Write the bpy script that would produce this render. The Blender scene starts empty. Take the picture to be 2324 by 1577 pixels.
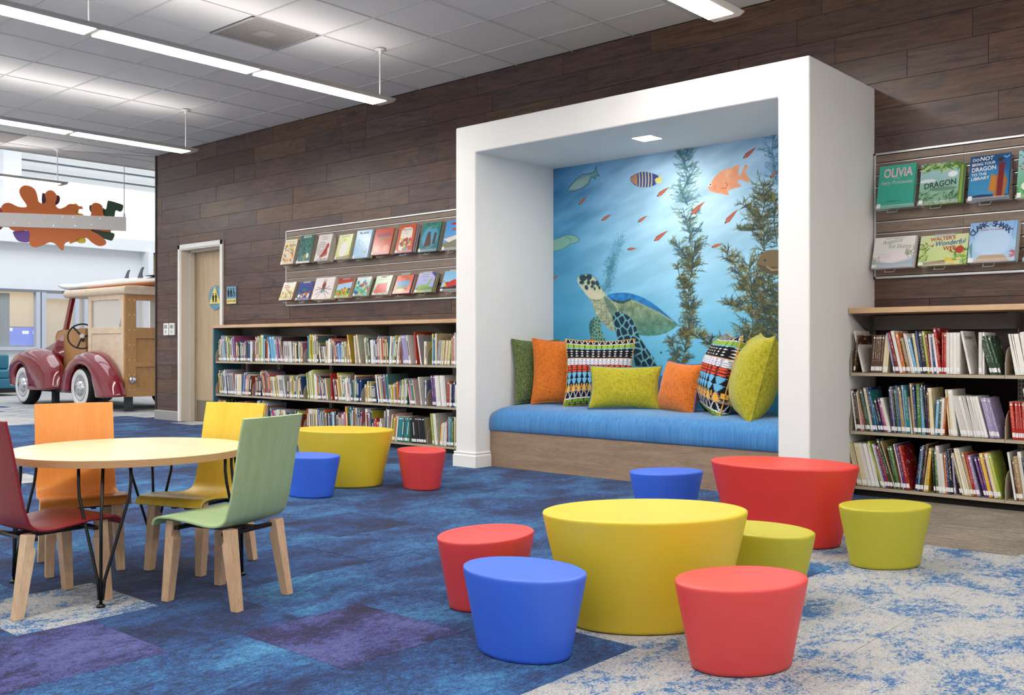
import bpy, bmesh, math, random
import numpy as np
from mathutils import Vector, Matrix

# ------------------------------------------------------------------ camera, world, exposure
SC = bpy.context.scene
COL = SC.collection
FPX, CXP, CYP, EYE = 2222.0, 1162.0, 787.0, 0.95        # lens in pixels of a 2324 x 1577 frame, eye height in m
YAW = math.radians(41.46)
cam_d = bpy.data.cameras.new('camera'); cam_d.sensor_width = 36.0
cam_d.lens = 36.0 * FPX / 2324.0; cam_d.shift_y = -0.00065; cam_d.clip_end = 200; cam_d.clip_start = 0.05
cam = bpy.data.objects.new('camera', cam_d); COL.objects.link(cam)
cam.location = (0, 0, EYE); cam.rotation_euler = (math.pi/2, 0, YAW)
SC.camera = cam
wd = bpy.data.worlds.new('daylight'); SC.world = wd; wd.use_nodes = True
wd.node_tree.nodes['Background'].inputs[0].default_value = (0.95, 0.975, 1.0, 1)
wd.node_tree.nodes['Background'].inputs[1].default_value = 0.45
SC.view_settings.view_transform = 'Standard'; SC.view_settings.look = 'None'
SC.view_settings.gamma = 1.0; SC.view_settings.use_curve_mapping = False
SC.view_settings.exposure = 0.85
PENDANT_DOWN, PENDANT_UP, NICHE_LAMP = 20.0, 8.5, 65.0

# ------------------------------------------------------------------ measuring: pixel of the photograph -> point of the room
_f = (-math.sin(YAW), math.cos(YAW)); _r = (math.cos(YAW), math.sin(YAW))
def ray(x, y):
    l = (x-CXP)/FPX
    return (_f[0]+l*_r[0], _f[1]+l*_r[1], -(y-CYP)/FPX)
def at_z(x, y, Z):
    v = ray(x, y); t = (Z-EYE)/v[2]; return Vector((v[0]*t, v[1]*t, Z))
def at_y(x, y, Y):
    v = ray(x, y); t = Y/v[1]; return Vector((v[0]*t, Y, EYE+v[2]*t))
def at_x(x, y, X):
    v = ray(x, y); t = X/v[0]; return Vector((X, v[1]*t, EYE+v[2]*t))
def at_t(x, y, t):
    v = ray(x, y); return Vector((v[0]*t, v[1]*t, EYE+v[2]*t))
def px(p):
    t = p[0]*_f[0]+p[1]*_f[1]; l = p[0]*_r[0]+p[1]*_r[1]
    return (CXP+FPX*l/t, CYP-FPX*(p[2]-EYE)/t) if t > 0.2 else (-9e3, -9e3)

RND = random.Random(7)
def s2l(c): return c/12.92 if c <= 0.04045 else ((c+0.055)/1.055)**2.4
def C(h, a=None):
    h = h.lstrip('#'); v = tuple(s2l(int(h[i:i+2], 16)/255) for i in (0, 2, 4))
    return v+(1.0,)

# ------------------------------------------------------------------ materials
MATS = {}
class NT:
    """small helper round a node tree"""
    def __init__(s, name):
        s.m = bpy.data.materials.new(name); s.m.use_nodes = True
        s.t = s.m.node_tree; s.b = s.t.nodes['Principled BSDF']; s.o = s.t.nodes['Material Output']
    def n(s, typ, **kw):
        nd = s.t.nodes.new(typ)
        for k, v in kw.items():
            if hasattr(nd, k): setattr(nd, k, v)
            else: nd.inputs[k.replace('_', ' ')].default_value = v
        return nd
    def l(s, a, b): s.t.links.new(a, b)
    def pos(s, scale=(1, 1, 1), rand=0.0, src='world', rot=(0, 0, 0)):
        if src == 'world': o = s.n('ShaderNodeNewGeometry').outputs['Position']
        else: o = s.n('ShaderNodeTexCoord').outputs[src]
        mp = s.n('ShaderNodeMapping'); mp.inputs['Scale'].default_value = scale; mp.inputs['Rotation'].default_value = rot
        if rand:
            oi = s.n('ShaderNodeObjectInfo'); mu = s.n('ShaderNodeMath', operation='MULTIPLY'); s.l(oi.outputs['Random'], mu.inputs[0]); mu.inputs[1].default_value = rand
            cb = s.n('ShaderNodeCombineXYZ')
            for i in range(3): s.l(mu.outputs[0], cb.inputs[i])
            s.l(cb.outputs[0], mp.inputs['Location'])
        s.l(o, mp.inputs['Vector']); return mp.outputs[0]
    def noise(s, vec, scale, detail=3, rough=0.55, dist=0.0):
        nd = s.n('ShaderNodeTexNoise'); nd.inputs['Scale'].default_value = scale; nd.inputs['Detail'].default_value = detail
        nd.inputs['Roughness'].default_value = rough; nd.inputs['Distortion'].default_value = dist
        if vec is not None: s.l(vec, nd.inputs['Vector'])
        return nd.outputs['Fac']
    def ramp(s, fac, stops, mode='LINEAR'):
        r = s.n('ShaderNodeValToRGB'); r.color_ramp.interpolation = mode; e = r.color_ramp.elements
        while len(e) < len(stops): e.new(0.5)
        for i, (p, c) in enumerate(stops): e[i].position = p; e[i].color = c if not isinstance(c, str) else C(c)
        s.l(fac, r.inputs[0]); return r.outputs[0]
    def mix(s, a, b, fac, mode='MIX'):
        m = s.n('ShaderNodeMix', data_type='RGBA', blend_type=mode)
        for i, v in ((6, a), (7, b)):
            if isinstance(v, (tuple, list)): m.inputs[i].default_value = v
            elif isinstance(v, str): m.inputs[i].default_value = C(v)
            else: s.l(v, m.inputs[i])
        if isinstance(fac, (int, float)): m.inputs[0].default_value = fac
        else: s.l(fac, m.inputs[0])
        return m.outputs[2]
    def math(s, op, a, b=None, clamp=False):
        m = s.n('ShaderNodeMath', operation=op, use_clamp=clamp)
        for i, v in ((0, a), (1, b)):
            if v is None: continue
            if isinstance(v, (int, float)): m.inputs[i].default_value = v
            else: s.l(v, m.inputs[i])
        return m.outputs[0]
    def bump(s, h, strength=0.2, dist=0.01):
        b = s.n('ShaderNodeBump'); b.inputs['Strength'].default_value = strength; b.inputs['Distance'].default_value = dist
        s.l(h, b.inputs['Height']); s.l(b.outputs[0], s.b.inputs['Normal'])
    def fin(s, col=None, rough=None, spec=None, **kw):
        b = s.b
        if col is not None:
            if isinstance(col, str): b.inputs['Base Color'].default_value = C(col)
            elif isinstance(col, tuple): b.inputs['Base Color'].default_value = col
            else: s.l(col, b.inputs['Base Color'])
        if rough is not None: b.inputs['Roughness'].default_value = rough
        if spec is not None: b.inputs['Specular IOR Level'].default_value = spec
        for k, v in kw.items(): b.inputs[k.replace('_', ' ')].default_value = v
        return s.m
def M(name, col, rough=0.5, spec=0.5, var=0.0, vscale=8.0, bump=0.0, bscale=200.0, **kw):
    """plain procedural material: colour with soft noise variation and optional fine relief"""
    if name in MATS: return MATS[name]
    t = NT(name)
    if var:
        c = C(col); v = t.noise(t.pos(src='Object', rand=7), vscale, 4)
        lo = tuple(max(0, x*(1-var)) for x in c[:3])+(1,); hi = tuple(min(1, x*(1+var)) for x in c[:3])+(1,)
        col = t.ramp(v, [(0.3, lo), (0.7, hi)])
    if bump: t.bump(t.noise(t.pos(src='Object'), bscale, 2), bump, 0.002)
    MATS[name] = t.fin(col, rough, spec, **kw); return MATS[name]
def emit(name, col, strength):
    t = NT(name); t.b.inputs['Base Color'].default_value = C(col); t.b.inputs['Emission Color'].default_value = C(col)
    t.b.inputs['Emission Strength'].default_value = strength; return t.m

# ------------------------------------------------------------------ mesh building
class MB:
    def __init__(s): s.v = []; s.f = []; s.mi = []; s.m = 0
    def add(s, vs, fs):
        o = len(s.v); s.v += [tuple(p) for p in vs]; s.f += [tuple(o+i for i in f) for f in fs]; s.mi += [s.m]*len(fs); return s
    def box(s, x0, x1, y0, y1, z0, z1):
        return s.add([(x, y, z) for z in (z0, z1) for y in (y0, y1) for x in (x0, x1)],
                     [(0, 2, 3, 1), (4, 5, 7, 6), (0, 1, 5, 4), (2, 6, 7, 3), (0, 4, 6, 2), (1, 3, 7, 5)])
    def hull2(s, a, b):
        """prism between two equal polygons of 3-d points"""
        n = len(a)
        return s.add(list(a)+list(b), [tuple(range(n))[::-1], tuple(range(n, 2*n))]+[(i, (i+1) % n, n+(i+1) % n, n+i) for i in range(n)])
    def prism(s, poly, axis, lo, hi):
        """poly of 2-d points in the plane across the axis ('x': (y,z), 'y': (x,z), 'z': (x,y))"""
        def P(u, v, w): return (w, u, v) if axis == 'x' else ((u, w, v) if axis == 'y' else (u, v, w))
        return s.hull2([P(u, v, lo) for u, v in poly], [P(u, v, hi) for u, v in poly])
    def tube(s, pts, r, n=8, cap=True):
        pts = [Vector(p) for p in pts]; rs = r if isinstance(r, (list, tuple)) else [r]*len(pts)
        rings = []; up = None
        for i, p in enumerate(pts):
            d = (pts[min(i+1, len(pts)-1)]-pts[max(i-1, 0)]).normalized()
            if up is None: up = Vector((0, 0, 1)) if abs(d.z) < 0.9 else Vector((1, 0, 0))
            a = d.cross(up).normalized(); b = a.cross(d).normalized(); up = b
            rings.append([p+(a*math.cos(k*2*math.pi/n)+b*math.sin(k*2*math.pi/n))*rs[i] for k in range(n)])
        return s.loft(rings, True, cap)
    def loft(s, rings, closed=True, cap=True):
        n = len(rings[0]); vs = [p for r in rings for p in r]; fs = []
        for i in range(len(rings)-1):
            for k in range(n if closed else n-1):
                k2 = (k+1) % n; fs.append((i*n+k, i*n+k2, (i+1)*n+k2, (i+1)*n+k))
        if cap and closed: fs += [tuple(range(n))[::-1], tuple((len(rings)-1)*n+k for k in range(n))]
        return s.add(vs, fs)
    def lathe(s, prof, n=24, c=(0, 0, 0), axis='z', a=1.0, b=1.0):
        rings = []
        for r, h in prof:
            ring = []
            for k in range(n):
                t = 2*math.pi*k/n; u, v = r*a*math.cos(t), r*b*math.sin(t)
                ring.append((c[0]+u, c[1]+v, c[2]+h) if axis == 'z' else ((c[0]+u, c[1]+h, c[2]+v) if axis == 'y' else (c[0]+h, c[1]+u, c[2]+v)))
            rings.append(ring)
        return s.loft(rings, True, True)
    def mesh(s, name, mats, smooth=False):
        me = bpy.data.meshes.new(name); me.from_pydata(s.v, [], s.f)
        for m in (mats if isinstance(mats, (list, tuple)) else [mats]): me.materials.append(m)
        if any(s.mi): me.polygons.foreach_set('material_index', s.mi)
        bm = bmesh.new(); bm.from_mesh(me); bmesh.ops.recalc_face_normals(bm, faces=bm.faces); bm.to_mesh(me); bm.free()
        if smooth: me.polygons.foreach_set('use_smooth', [True]*len(me.polygons))
        me.update(); return me

def link(name, data, parent=None, loc=None, rot=None, scale=None):
    o = bpy.data.objects.new(name, data); COL.objects.link(o)
    if parent is not None: o.parent = parent
    if loc is not None: o.location = loc
    if rot is not None: o.rotation_euler = rot
    if scale is not None: o.scale = scale
    return o
def build(name, mb, mat, parent=None, smooth=False, bevel=0.0, seg=2, sub=0, loc=None, rot=None, angle=35):
    o = link(name, mb.mesh(name, mat, smooth), parent, loc, rot)
    if bevel:
        b = o.modifiers.new('bevel', 'BEVEL'); b.width = bevel; b.segments = seg; b.limit_method = 'ANGLE'; b.angle_limit = math.radians(angle); b.harden_normals = False
        if not smooth: o.data.polygons.foreach_set('use_smooth', [True]*len(o.data.polygons)); w = o.modifiers.new('wn', 'WEIGHTED_NORMAL'); w.keep_sharp = True
    if sub: m = o.modifiers.new('sub', 'SUBSURF'); m.levels = sub; m.render_levels = sub
    return o
def tag(o, label, cat, group=None):
    o['label'] = label; o['category'] = cat
    if group: o['group'] = group
    return o
def thing(name, label, cat, loc=(0, 0, 0), rz=0.0, group=None):
    o = link(name, None, None, loc, (0, 0, rz)); o.empty_display_size = 0.1
    return tag(o, label, cat, group)
def struct(o): o['kind'] = 'structure'; return o
def rounded(poly, r, n=4):
    """round the corners of a 2-d polygon"""
    out = []; N = len(poly)
    for i in range(N):
        p0, p, p1 = (Vector(poly[(i-1) % N]), Vector(poly[i]), Vector(poly[(i+1) % N]))
        a = p0-p; b = p1-p; rr = min(r, a.length*0.49, b.length*0.49)
        A = p+a.normalized()*rr; B = p+b.normalized()*rr
        for k in range(n+1):
            t = k/n; out.append(tuple((1-t)**2*A+2*t*(1-t)*p+t*t*B))
    return out
def smooth_closed(pts, n=6):
    """closed Catmull-Rom curve"""
    P = [Vector(p) for p in pts]; N = len(P); out = []
    for i in range(N):
        a, b, c, d = P[i-1], P[i], P[(i+1) % N], P[(i+2) % N]
        for k in range(n):
            t = k/n
            out.append(tuple(0.5*((2*b)+(c-a)*t+(2*a-5*b+4*c-d)*t*t+(3*b-a-3*c+d)*t**3)))
    return out
def smooth_open(pts, n=6):
    P = [Vector(p) for p in pts]; P = [2*P[0]-P[1]]+P+[2*P[-1]-P[-2]]; out = []
    for i in range(1, len(P)-2):
        a, b, c, d = P[i-1], P[i], P[i+1], P[i+2]
        for k in range(n):
            t = k/n; out.append(0.5*((2*b)+(c-a)*t+(2*a-5*b+4*c-d)*t*t+(3*b-a-3*c+d)*t**3))
    out.append(P[-2]); return out
_tx = {}
def text_mesh(s, mat, size=1.0, align='CENTER', bold=0.0, shear=0.0, depth=0.0):
    key = (s, mat.name, size, align, bold, shear, depth)
    if key in _tx: return _tx[key]
    cu = bpy.data.curves.new('lettering', 'FONT'); cu.body = s; cu.size = size; cu.align_x = align; cu.align_y = 'CENTER'
    cu.offset = bold*size; cu.shear = shear; cu.extrude = depth; cu.resolution_u = 3
    o = bpy.data.objects.new('lettering', cu); COL.objects.link(o)
    dg = bpy.context.evaluated_depsgraph_get(); me = bpy.data.meshes.new_from_object(o.evaluated_get(dg))
    me.materials.clear(); me.materials.append(mat); bpy.data.objects.remove(o)
    _tx[key] = me; return me

# ------------------------------------------------------------------ flat pictures (print) as vertex colours
rng = np.random.default_rng(11)
def hx(h): h = h.lstrip('#'); return np.array([int(h[i:i+2], 16)/255 for i in (0, 2, 4)])
def vnoise(shape, cell, octs=3, seed=0):
    r = np.random.default_rng(seed); out = np.zeros(shape); amp = 1; tot = 0
    for o in range(octs):
        c = max(1.0, cell/2**o); gy, gx = int(shape[0]/c)+3, int(shape[1]/c)+3
        g = r.random((gy, gx)); y = np.arange(shape[0])/c; x = np.arange(shape[1])/c
        yi = y.astype(int); xi = x.astype(int); fy = (y-yi)[:, None]; fx = (x-xi)[None, :]
        fy = fy*fy*(3-2*fy); fx = fx*fx*(3-2*fx)
        a = g[np.ix_(yi, xi)]; b = g[np.ix_(yi, xi+1)]; c_ = g[np.ix_(yi+1, xi)]; d = g[np.ix_(yi+1, xi+1)]
        out += amp*((a*(1-fx)+b*fx)*(1-fy)+(c_*(1-fx)+d*fx)*fy); tot += amp; amp *= 0.5
    return out/tot
class Art:
    """raster picture, unit = one cell; row 0 is the TOP"""
    def __init__(s, nx, ny, col='#ffffff'):
        s.nx, s.ny = nx, ny; s.im = np.ones((ny, nx, 3))*hx(col)
        s.Y, s.X = np.mgrid[0:ny, 0:nx].astype(float)
    def _win(s, x0, x1, y0, y1, pad=2):
        a = max(0, int(x0-pad)); b = min(s.nx, int(x1+pad)+1); c = max(0, int(y0-pad)); d = min(s.ny, int(y1+pad)+1)
        return (slice(c, d), slice(a, b)) if b > a and d > c else None
    def put(s, w, al, col):
        col = hx(col) if isinstance(col, str) else col
        s.im[w] = s.im[w]*(1-al[..., None])+col*al[..., None]
    def ell(s, cx, cy, rx, ry, col, rot=0.0, alpha=1.0, soft=1.0):
        R = max(rx, ry); w = s._win(cx-R, cx+R, cy-R, cy+R)
        if w is None: return
        x = s.X[w]-cx; y = s.Y[w]-cy; c, k = math.cos(rot), math.sin(rot)
        u = (x*c+y*k)/rx; v = (-x*k+y*c)/ry; d = (np.hypot(u, v)-1)*min(rx, ry)
        s.put(w, np.clip(0.5-d/soft, 0, 1)*alpha, col)
    def mask(s, pts):
        P = np.array(pts, float); w = s._win(P[:, 0].min(), P[:, 0].max(), P[:, 1].min(), P[:, 1].max())
        if w is None: return None, None
        al = 0
        for oy in (-0.25, 0.25):
            for ox in (-0.25, 0.25):
                x = s.X[w]+ox; y = s.Y[w]+oy; ins = np.zeros(x.shape, bool)
                for i in range(len(P)):
                    (x0, y0), (x1, y1) = P[i-1], P[i]
                    if y0 == y1: continue
                    c = ((y0 > y) != (y1 > y)) & (x < (x1-x0)*(y-y0)/(y1-y0)+x0); ins ^= c
                al = al+ins*0.25
        return w, al
    def poly(s, pts, col, alpha=1.0):
        w, al = s.mask(pts)
        if w is not None: s.put(w, al*alpha, col)
    def stroke(s, x0, y0, x1, y1, w0, w1, col, alpha=1.0):
        m = max(w0, w1); w = s._win(min(x0, x1)-m, max(x0, x1)+m, min(y0, y1)-m, max(y0, y1)+m)
        if w is None: return
        dx, dy = x1-x0, y1-y0; L = dx*dx+dy*dy+1e-9
        t = np.clip(((s.X[w]-x0)*dx+(s.Y[w]-y0)*dy)/L, 0, 1)
        d = np.hypot(s.X[w]-x0-t*dx, s.Y[w]-y0-t*dy)-(w0+(w1-w0)*t)
        s.put(w, np.clip(0.5-d, 0, 1)*alpha, col)
    def line(s, pts, w, col, alpha=1.0):
        for a, b in zip(pts[:-1], pts[1:]): s.stroke(a[0], a[1], b[0], b[1], w, w, col, alpha)
    def grad(s, top, bot):
        t = (s.Y/(s.ny-1))[..., None]; s.im = hx(top)*(1-t)+hx(bot)*t
    def cells(s, w, al, size, dark, light, seed=0, edge=0.16, ang=0.0, asp=1.0):
        """scale pattern: dark cells with light joints inside a mask window"""
        r = np.random.default_rng(seed); x = s.X[w]; y = s.Y[w]; c, k = math.cos(ang), math.sin(ang)
        u = (x*c+y*k)/size/asp; v = (-x*k+y*c)/size; iu = np.floor(u).astype(int); iv = np.floor(v).astype(int)
        J = r.random((64, 64, 2)); d1 = np.full(x.shape, 9.0); d2 = d1.copy()
        for a in (-1, 0, 1):
            for b in (-1, 0, 1):
                p = J[(iu+a) % 64, (iv+b) % 64]; d = np.hypot(iu+a+0.15+0.7*p[..., 0]-u, iv+b+0.15+0.7*p[..., 1]-v)
                d2 = np.where(d < d1, d1, np.minimum(d2, d)); d1 = np.minimum(d1, d)
        t = np.clip((d2-d1)/edge-0.5, 0, 1)[..., None]
        col = hx(light)*(1-t)+hx(dark)*t
        s.im[w] = s.im[w]*(1-al[..., None])+col*al[..., None]
def lin(a): a = np.clip(a, 0, 1); return np.where(a <= 0.04045, a/12.92, ((a+0.055)/1.055)**2.4)
def grid_mesh(name, co, nx, ny, cols, mat, smooth=False, wrap=False):
    """regular grid of nx*ny points (rows top to bottom) with a colour per point"""
    me = bpy.data.meshes.new(name); me.vertices.add(nx*ny); me.vertices.foreach_set('co', np.ascontiguousarray(co, dtype=np.float32).ravel())
    i = np.arange((nx-1)*(ny-1)); r, c = i//(nx-1), i % (nx-1); a = r*nx+c
    q = np.stack([a+nx, a+nx+1, a+1, a], 1).astype(np.int32)
    me.loops.add(q.size); me.loops.foreach_set('vertex_index', q.ravel()); me.polygons.add(len(q))
    me.polygons.foreach_set('loop_start', np.arange(0, q.size, 4, dtype=np.int32))
    if cols is not None:
        at = me.color_attributes.new('Print', 'FLOAT_COLOR', 'POINT')
        at.data.foreach_set('color', np.concatenate([lin(cols.reshape(-1, 3)), np.ones((nx*ny, 1))], 1).astype(np.float32).ravel())
    me.materials.append(mat); me.update(calc_edges=True); me.validate()
    if smooth: me.polygons.foreach_set('use_smooth', np.ones(len(me.polygons), bool))
    return me
def art_mesh(name, art, w, h, mat):
    """picture standing in the x-z plane, facing -y, origin at its lower left"""
    x = np.linspace(0, w, art.nx); z = np.linspace(h, 0, art.ny); X, Z = np.meshgrid(x, z)
    return grid_mesh(name, np.stack([X, np.zeros_like(X), Z], -1), art.nx, art.ny, art.im, mat)
def printed(name, rough=0.4, weave=0.0, spec=0.5):
    t = NT(name); a = t.n('ShaderNodeVertexColor'); a.layer_name = 'Print'; col = a.outputs[0]
    if weave:
        p = t.pos(src='Object'); w = t.noise(p, 420, 2); col = t.mix(col, t.ramp(w, [(0.25, (.7, .7, .7, 1)), (0.75, (1.15, 1.15, 1.15, 1))]), weave, 'MULTIPLY'); t.bump(w, 0.15, 0.001)
    return t.fin(col, rough, spec)

# ================================================================== surface materials
def wood_wall():
    t = NT('walnut_planks')
    g = t.noise(t.pos((0.9, 1, 13), rand=40), 3.2, 6, 0.62, 0.6)           # long grain
    f = t.noise(t.pos((3, 1, 90), rand=40), 4.0, 3, 0.6)                   # pores
    k = t.noise(t.pos((1.3, 1, 2.6), rand=61), 2.2, 6, 0.68, 1.6)           # smoky knots and stains
    oi = t.n('ShaderNodeObjectInfo')
    base = t.ramp(oi.outputs['Random'], [(0.0, '#5f3f32'), (0.18, '#705a57'), (0.36, '#785a44'), (0.55, '#5e4a48'), (0.72, '#82624a'), (0.86, '#6d5552'), (1.0, '#694a3c')])
    c = t.mix(base, t.ramp(g, [(0.25, '#5a4a42'), (0.5, '#d0c4ba'), (0.75, '#ffffff')]), 0.85, 'MULTIPLY')
    c = t.mix(c, t.ramp(f, [(0.3, '#8a8482'), (0.6, '#ffffff')]), 0.45, 'MULTIPLY')
    c = t.mix(c, '#20222c', t.ramp(k, [(0.52, (0, 0, 0, 1)), (0.60, (0.35, 0.35, 0.35, 1)), (0.74, (0.85, 0.85, 0.85, 1))]))
    t.bump(g, 0.12, 0.004)
    r = t.math('ADD', t.math('MULTIPLY', f, 0.2), 0.30); t.l(r, t.b.inputs['Roughness'])
    return t.fin(c, None, 0.5)
def light_wood(name, a, b, scale=(1, 1, 1), rough=0.45, src='Object', rand=5, dark=0.25):
    t = NT(name); g = t.noise(t.pos(scale, rand=rand, src=src), 3.0, 5, 0.6, 0.5); f = t.noise(t.pos(tuple(x*4 for x in scale), rand=rand, src=src), 5.0, 2, 0.5)
    c = t.mix(C(a), C(b), t.ramp(g, [(0.3, (0, 0, 0, 1)), (0.7, (1, 1, 1, 1))]))
    c = t.mix(c, t.ramp(f, [(0.35, (1-dark, 1-dark, 1-dark, 1)), (0.6, (1, 1, 1, 1))]), 1.0, 'MULTIPLY')
    t.bump(f, 0.04, 0.002); return t.fin(c, rough, 0.45)
def carpet(name, cols, thr, seed, sc=(3.3, 2.2, 3.0), fine=0.5, streak=False, big=0.0, sunk=0.75):
    """mottled tufted carpet; cols dark -> light"""
    t = NT(name)
    a = t.noise(t.pos(sc), 1.0+seed*0.03, 8, 0.72, 0.5)
    b = t.noise(t.pos((46, 24, 30)), 1.0, 3, 0.7); b2 = t.noise(t.pos((120, 150, 120)), 1.0, 2, 0.7)
    v = t.math('ADD', a, t.math('MULTIPLY', t.math('SUBTRACT', b, 0.5), fine*0.55))
    v = t.math('ADD', v, t.math('MULTIPLY', t.math('SUBTRACT', b2, 0.5), fine*0.75))
    if big: v = t.math('ADD', v, t.math('MULTIPLY', t.math('SUBTRACT', t.noise(t.pos((0.75, 0.95, 1)), 1.0, 2, 0.5), 0.5), big))
    oi = t.n('ShaderNodeObjectInfo')
    v = t.math('ADD', v, t.math('MULTIPLY', t.math('SUBTRACT', oi.outputs['Random'], 0.5), 0.03))
    if streak:
        w = t.noise(t.pos((4, 60, 3)), 1.0, 4, 0.7); v = t.math('ADD', t.math('MULTIPLY', v, 0.35), t.math('MULTIPLY', w, 0.65))
    c = t.ramp(v, [(thr[i], cols[i]) for i in range(len(cols))])
    g = t.noise(t.pos((1, 1, 1)), 240.0, 2, 0.7); c = t.mix(c, t.ramp(g, [(0.3, '#6a6a6a'), (0.65, '#ffffff')]), 0.6, 'MULTIPLY')
    d = t.noise(t.pos((62, 26, 40)), 1.0, 4, 0.75); c = t.mix(c, t.ramp(d, [(0.36, '#6d6d72'), (0.50, '#ffffff')]), sunk, 'MULTIPLY')   # sunken dark tufts
    t.bump(g, 0.7, 0.006); return t.fin(c, 0.95, 0.1, Sheen_Weight=0.12)
m_plank = wood_wall()
m_blue = carpet('carpet_blue', ['#0d1840', '#15336a', '#255a96', '#3a80b6', '#62aed4'], (0.30, 0.41, 0.52, 0.64, 0.80), 1, fine=0.62, big=0.34)
m_navy = carpet('carpet_navy', ['#0a1230', '#102556', '#1b4480', '#2a64a0'], (0.32, 0.44, 0.55, 0.70), 5, fine=0.65)
m_purple = carpet('carpet_violet', ['#17133e', '#292862', '#454b8e', '#5c64a2'], (0.37, 0.46, 0.52, 0.66), 2, fine=0.6)
m_pale = carpet('carpet_pale', ['#2c66a2', '#4480b8', '#a3aeba', '#c3c2c0'], (0.34, 0.43, 0.455, 0.54), 3, sc=(5.0, 3.4, 3.0), fine=0.85, big=0.15, sunk=0.2)
m_beige = carpet('carpet_taupe', ['#5f564c', '#877a6c', '#a39686', '#bbb0a0'], (0.33, 0.46, 0.56, 0.68), 4, fine=0.4, streak=True, sunk=0.3)
m_far = carpet('carpet_far', ['#7f97b2', '#a9b4c0', '#c9c8c6', '#dcd6cc'], (0.30, 0.42, 0.52, 0.66), 6, fine=0.5, sunk=0.3)
m_white = M('white_paint', '#eceae6', 0.55, 0.35, bump=0.03, bscale=60)
m_niche = M('niche_paint', '#ebe9e6', 0.6, 0.3, var=0.02, vscale=2, bump=0.05, bscale=40)
m_ceil = M('ceiling_tile', '#dcd9d6', 0.9, 0.1, bump=0.15, bscale=180)
m_bar = M('ceiling_bar', '#c2c0be', 0.5, 0.3)
m_grey = M('grey_rubber', '#9b9a98', 0.6, 0.3)
m_alu = M('aluminium', '#c9c9cb', 0.28, 0.5, Metallic=0.9)
m_satin = M('satin_metal', '#cfcac3', 0.45, 0.5, Metallic=0.3)
m_black = M('black_metal', '#0d0d0e', 0.35, 0.5)
m_dark = M('dark_backing', '#1a1512', 0.8, 0.2)

# ================================================================== floor: slab and carpet tiles
WALL_Y = 6.56
floor = struct(build('floor', MB().box(-26, 5, -3, 14, -0.12, -0.002), m_far))
unit_tile = MB().box(0, 1, 0, 1, 0, 1).mesh('carpet_tile', m_blue)
def tile_kind(x, y, r):
    if y > 4.98+(0.25 if x < -1.75 else 0) and x > -2.1: return m_beige
    if x > -1.74: return m_pale
    if x > -2.27 and (2.6 < y < 3.55 or 4.1 < y < 5.3): return m_pale
    if x < -12.3: return m_far if r < 0.85 else m_blue
    if y > 5.9 and x < -10.8: return m_far if r < 0.4 else m_navy
    if x < -6.8 and r < 0.07: return m_far
    return None
TX, TY = 0.53, 0.50
tl = []
for i in range(-29, 5):
    x0 = -1.75+TX*i
    off = 0.25 if i % 2 else 0.0
    for j in range(-4, 18):
        y0 = 1.83+TY*(j-2)-off
        xc, yc = x0+TX/2, y0+TY/2
        if y0+TY > 6.9 and xc > -12.2: continue
        if yc > 8.2: continue
        u, v = px((xc, yc, 0)); d = math.hypot(xc, yc)
        if not (-350 < u < 2650 and v < 1900): continue
        tl.append((d, x0, y0, i, j))
tl.sort()
_mesh_by = {}
for d, x0, y0, i, j in tl[:300]:
    r = random.Random(i*131+j*17); xc, yc = x0+TX/2, y0+TY/2; q = r.random()
    k = tile_kind(xc, yc, q)
    if k is None:
        dt = math.hypot(xc+3.75, yc-2.0)
        if dt < 0.75: k = m_navy
        elif xc < -3.6 and q < 0.1: k = m_navy
        else: k = m_blue
    if abs(x0+2.81) < 0.05 and abs(y0-1.83) < 0.26: k = m_purple
    if abs(x0+3.34) < 0.05 and 0.9 < y0 < 1.2: k = m_purple
    if x0 < -3.5 and x0 > -4.5 and 1.2 < y0 < 1.45: k = m_pale
    if k.name not in _mesh_by:
        me = unit_tile.copy(); me.materials.clear(); me.materials.append(k); _mesh_by[k.name] = me
    link('carpet_tile', _mesh_by[k.name], floor, (x0+0.0008, y0+0.0008, -0.002), None, (TX-0.0016, TY-0.0016, 0.0035+0.0012*r.random()))

# ================================================================== back wall with walnut planks
DX0, DX1, DZ = -11.43, -10.48, 2.20
wall = struct(build('wall_back', MB().box(-12.05, DX0, 6.576, 7.1, 0, 3.75).box(DX1, 2.6, 6.576, 7.1, 0, 3.75).box(DX0, DX1, 6.576, 7.1, DZ, 3.75).box(-12.05, 2.6, 7.1, 7.2, 0, 3.75), m_dark))
unit_plank = MB().box(0, 1, 0, 1, 0, 1).mesh('plank', m_plank)
ROW = 0.1825
pr = random.Random(5)
z = 3.455-19*ROW
while z < 3.45:
    x = -12.03-pr.random()*0.5
    while x < 2.4:
        L = pr.choice((0.42, 0.6, 0.75, 0.95, 1.2, 1.5, 1.85))*pr.uniform(0.9, 1.1)
        if x > -6: L *= 1.2
        a, b = max(x, -12.03), min(x+L, 2.5); x += L
        if b-a < 0.08: continue
        z0, z1 = max(z, 0.0), z+ROW
        if z1 < 0.95 and a > -9.9: continue                       # behind the bookcases
        if a > -5.35 and b < -2.7 and z1 < 2.5: continue          # behind the niche
        segs = [(a, b)]
        if z0 < 2.24 and b > -11.46 and a < -10.45:               # door opening
            segs = [s for s in ((a, min(b, -11.46)), (max(a, -10.45), b)) if s[1]-s[0] > 0.03]
            if z1 > 2.28:
                o0, o1 = max(a, -11.46), min(b, -10.45)
                if o1-o0 > 0.02: link('plank', unit_plank, wall, (o0+0.0012, 6.559, 2.246), None, (o1-o0-0.0024, 0.017, z1-2.2472))
        for s0, s1 in segs:
            link('plank', unit_plank, wall, (s0+0.0014, 6.56-pr.random()*0.0025, z0+0.0014), None, (s1-s0-0.0028, 0.018, z1-z0-0.0028))
    z += ROW
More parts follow.
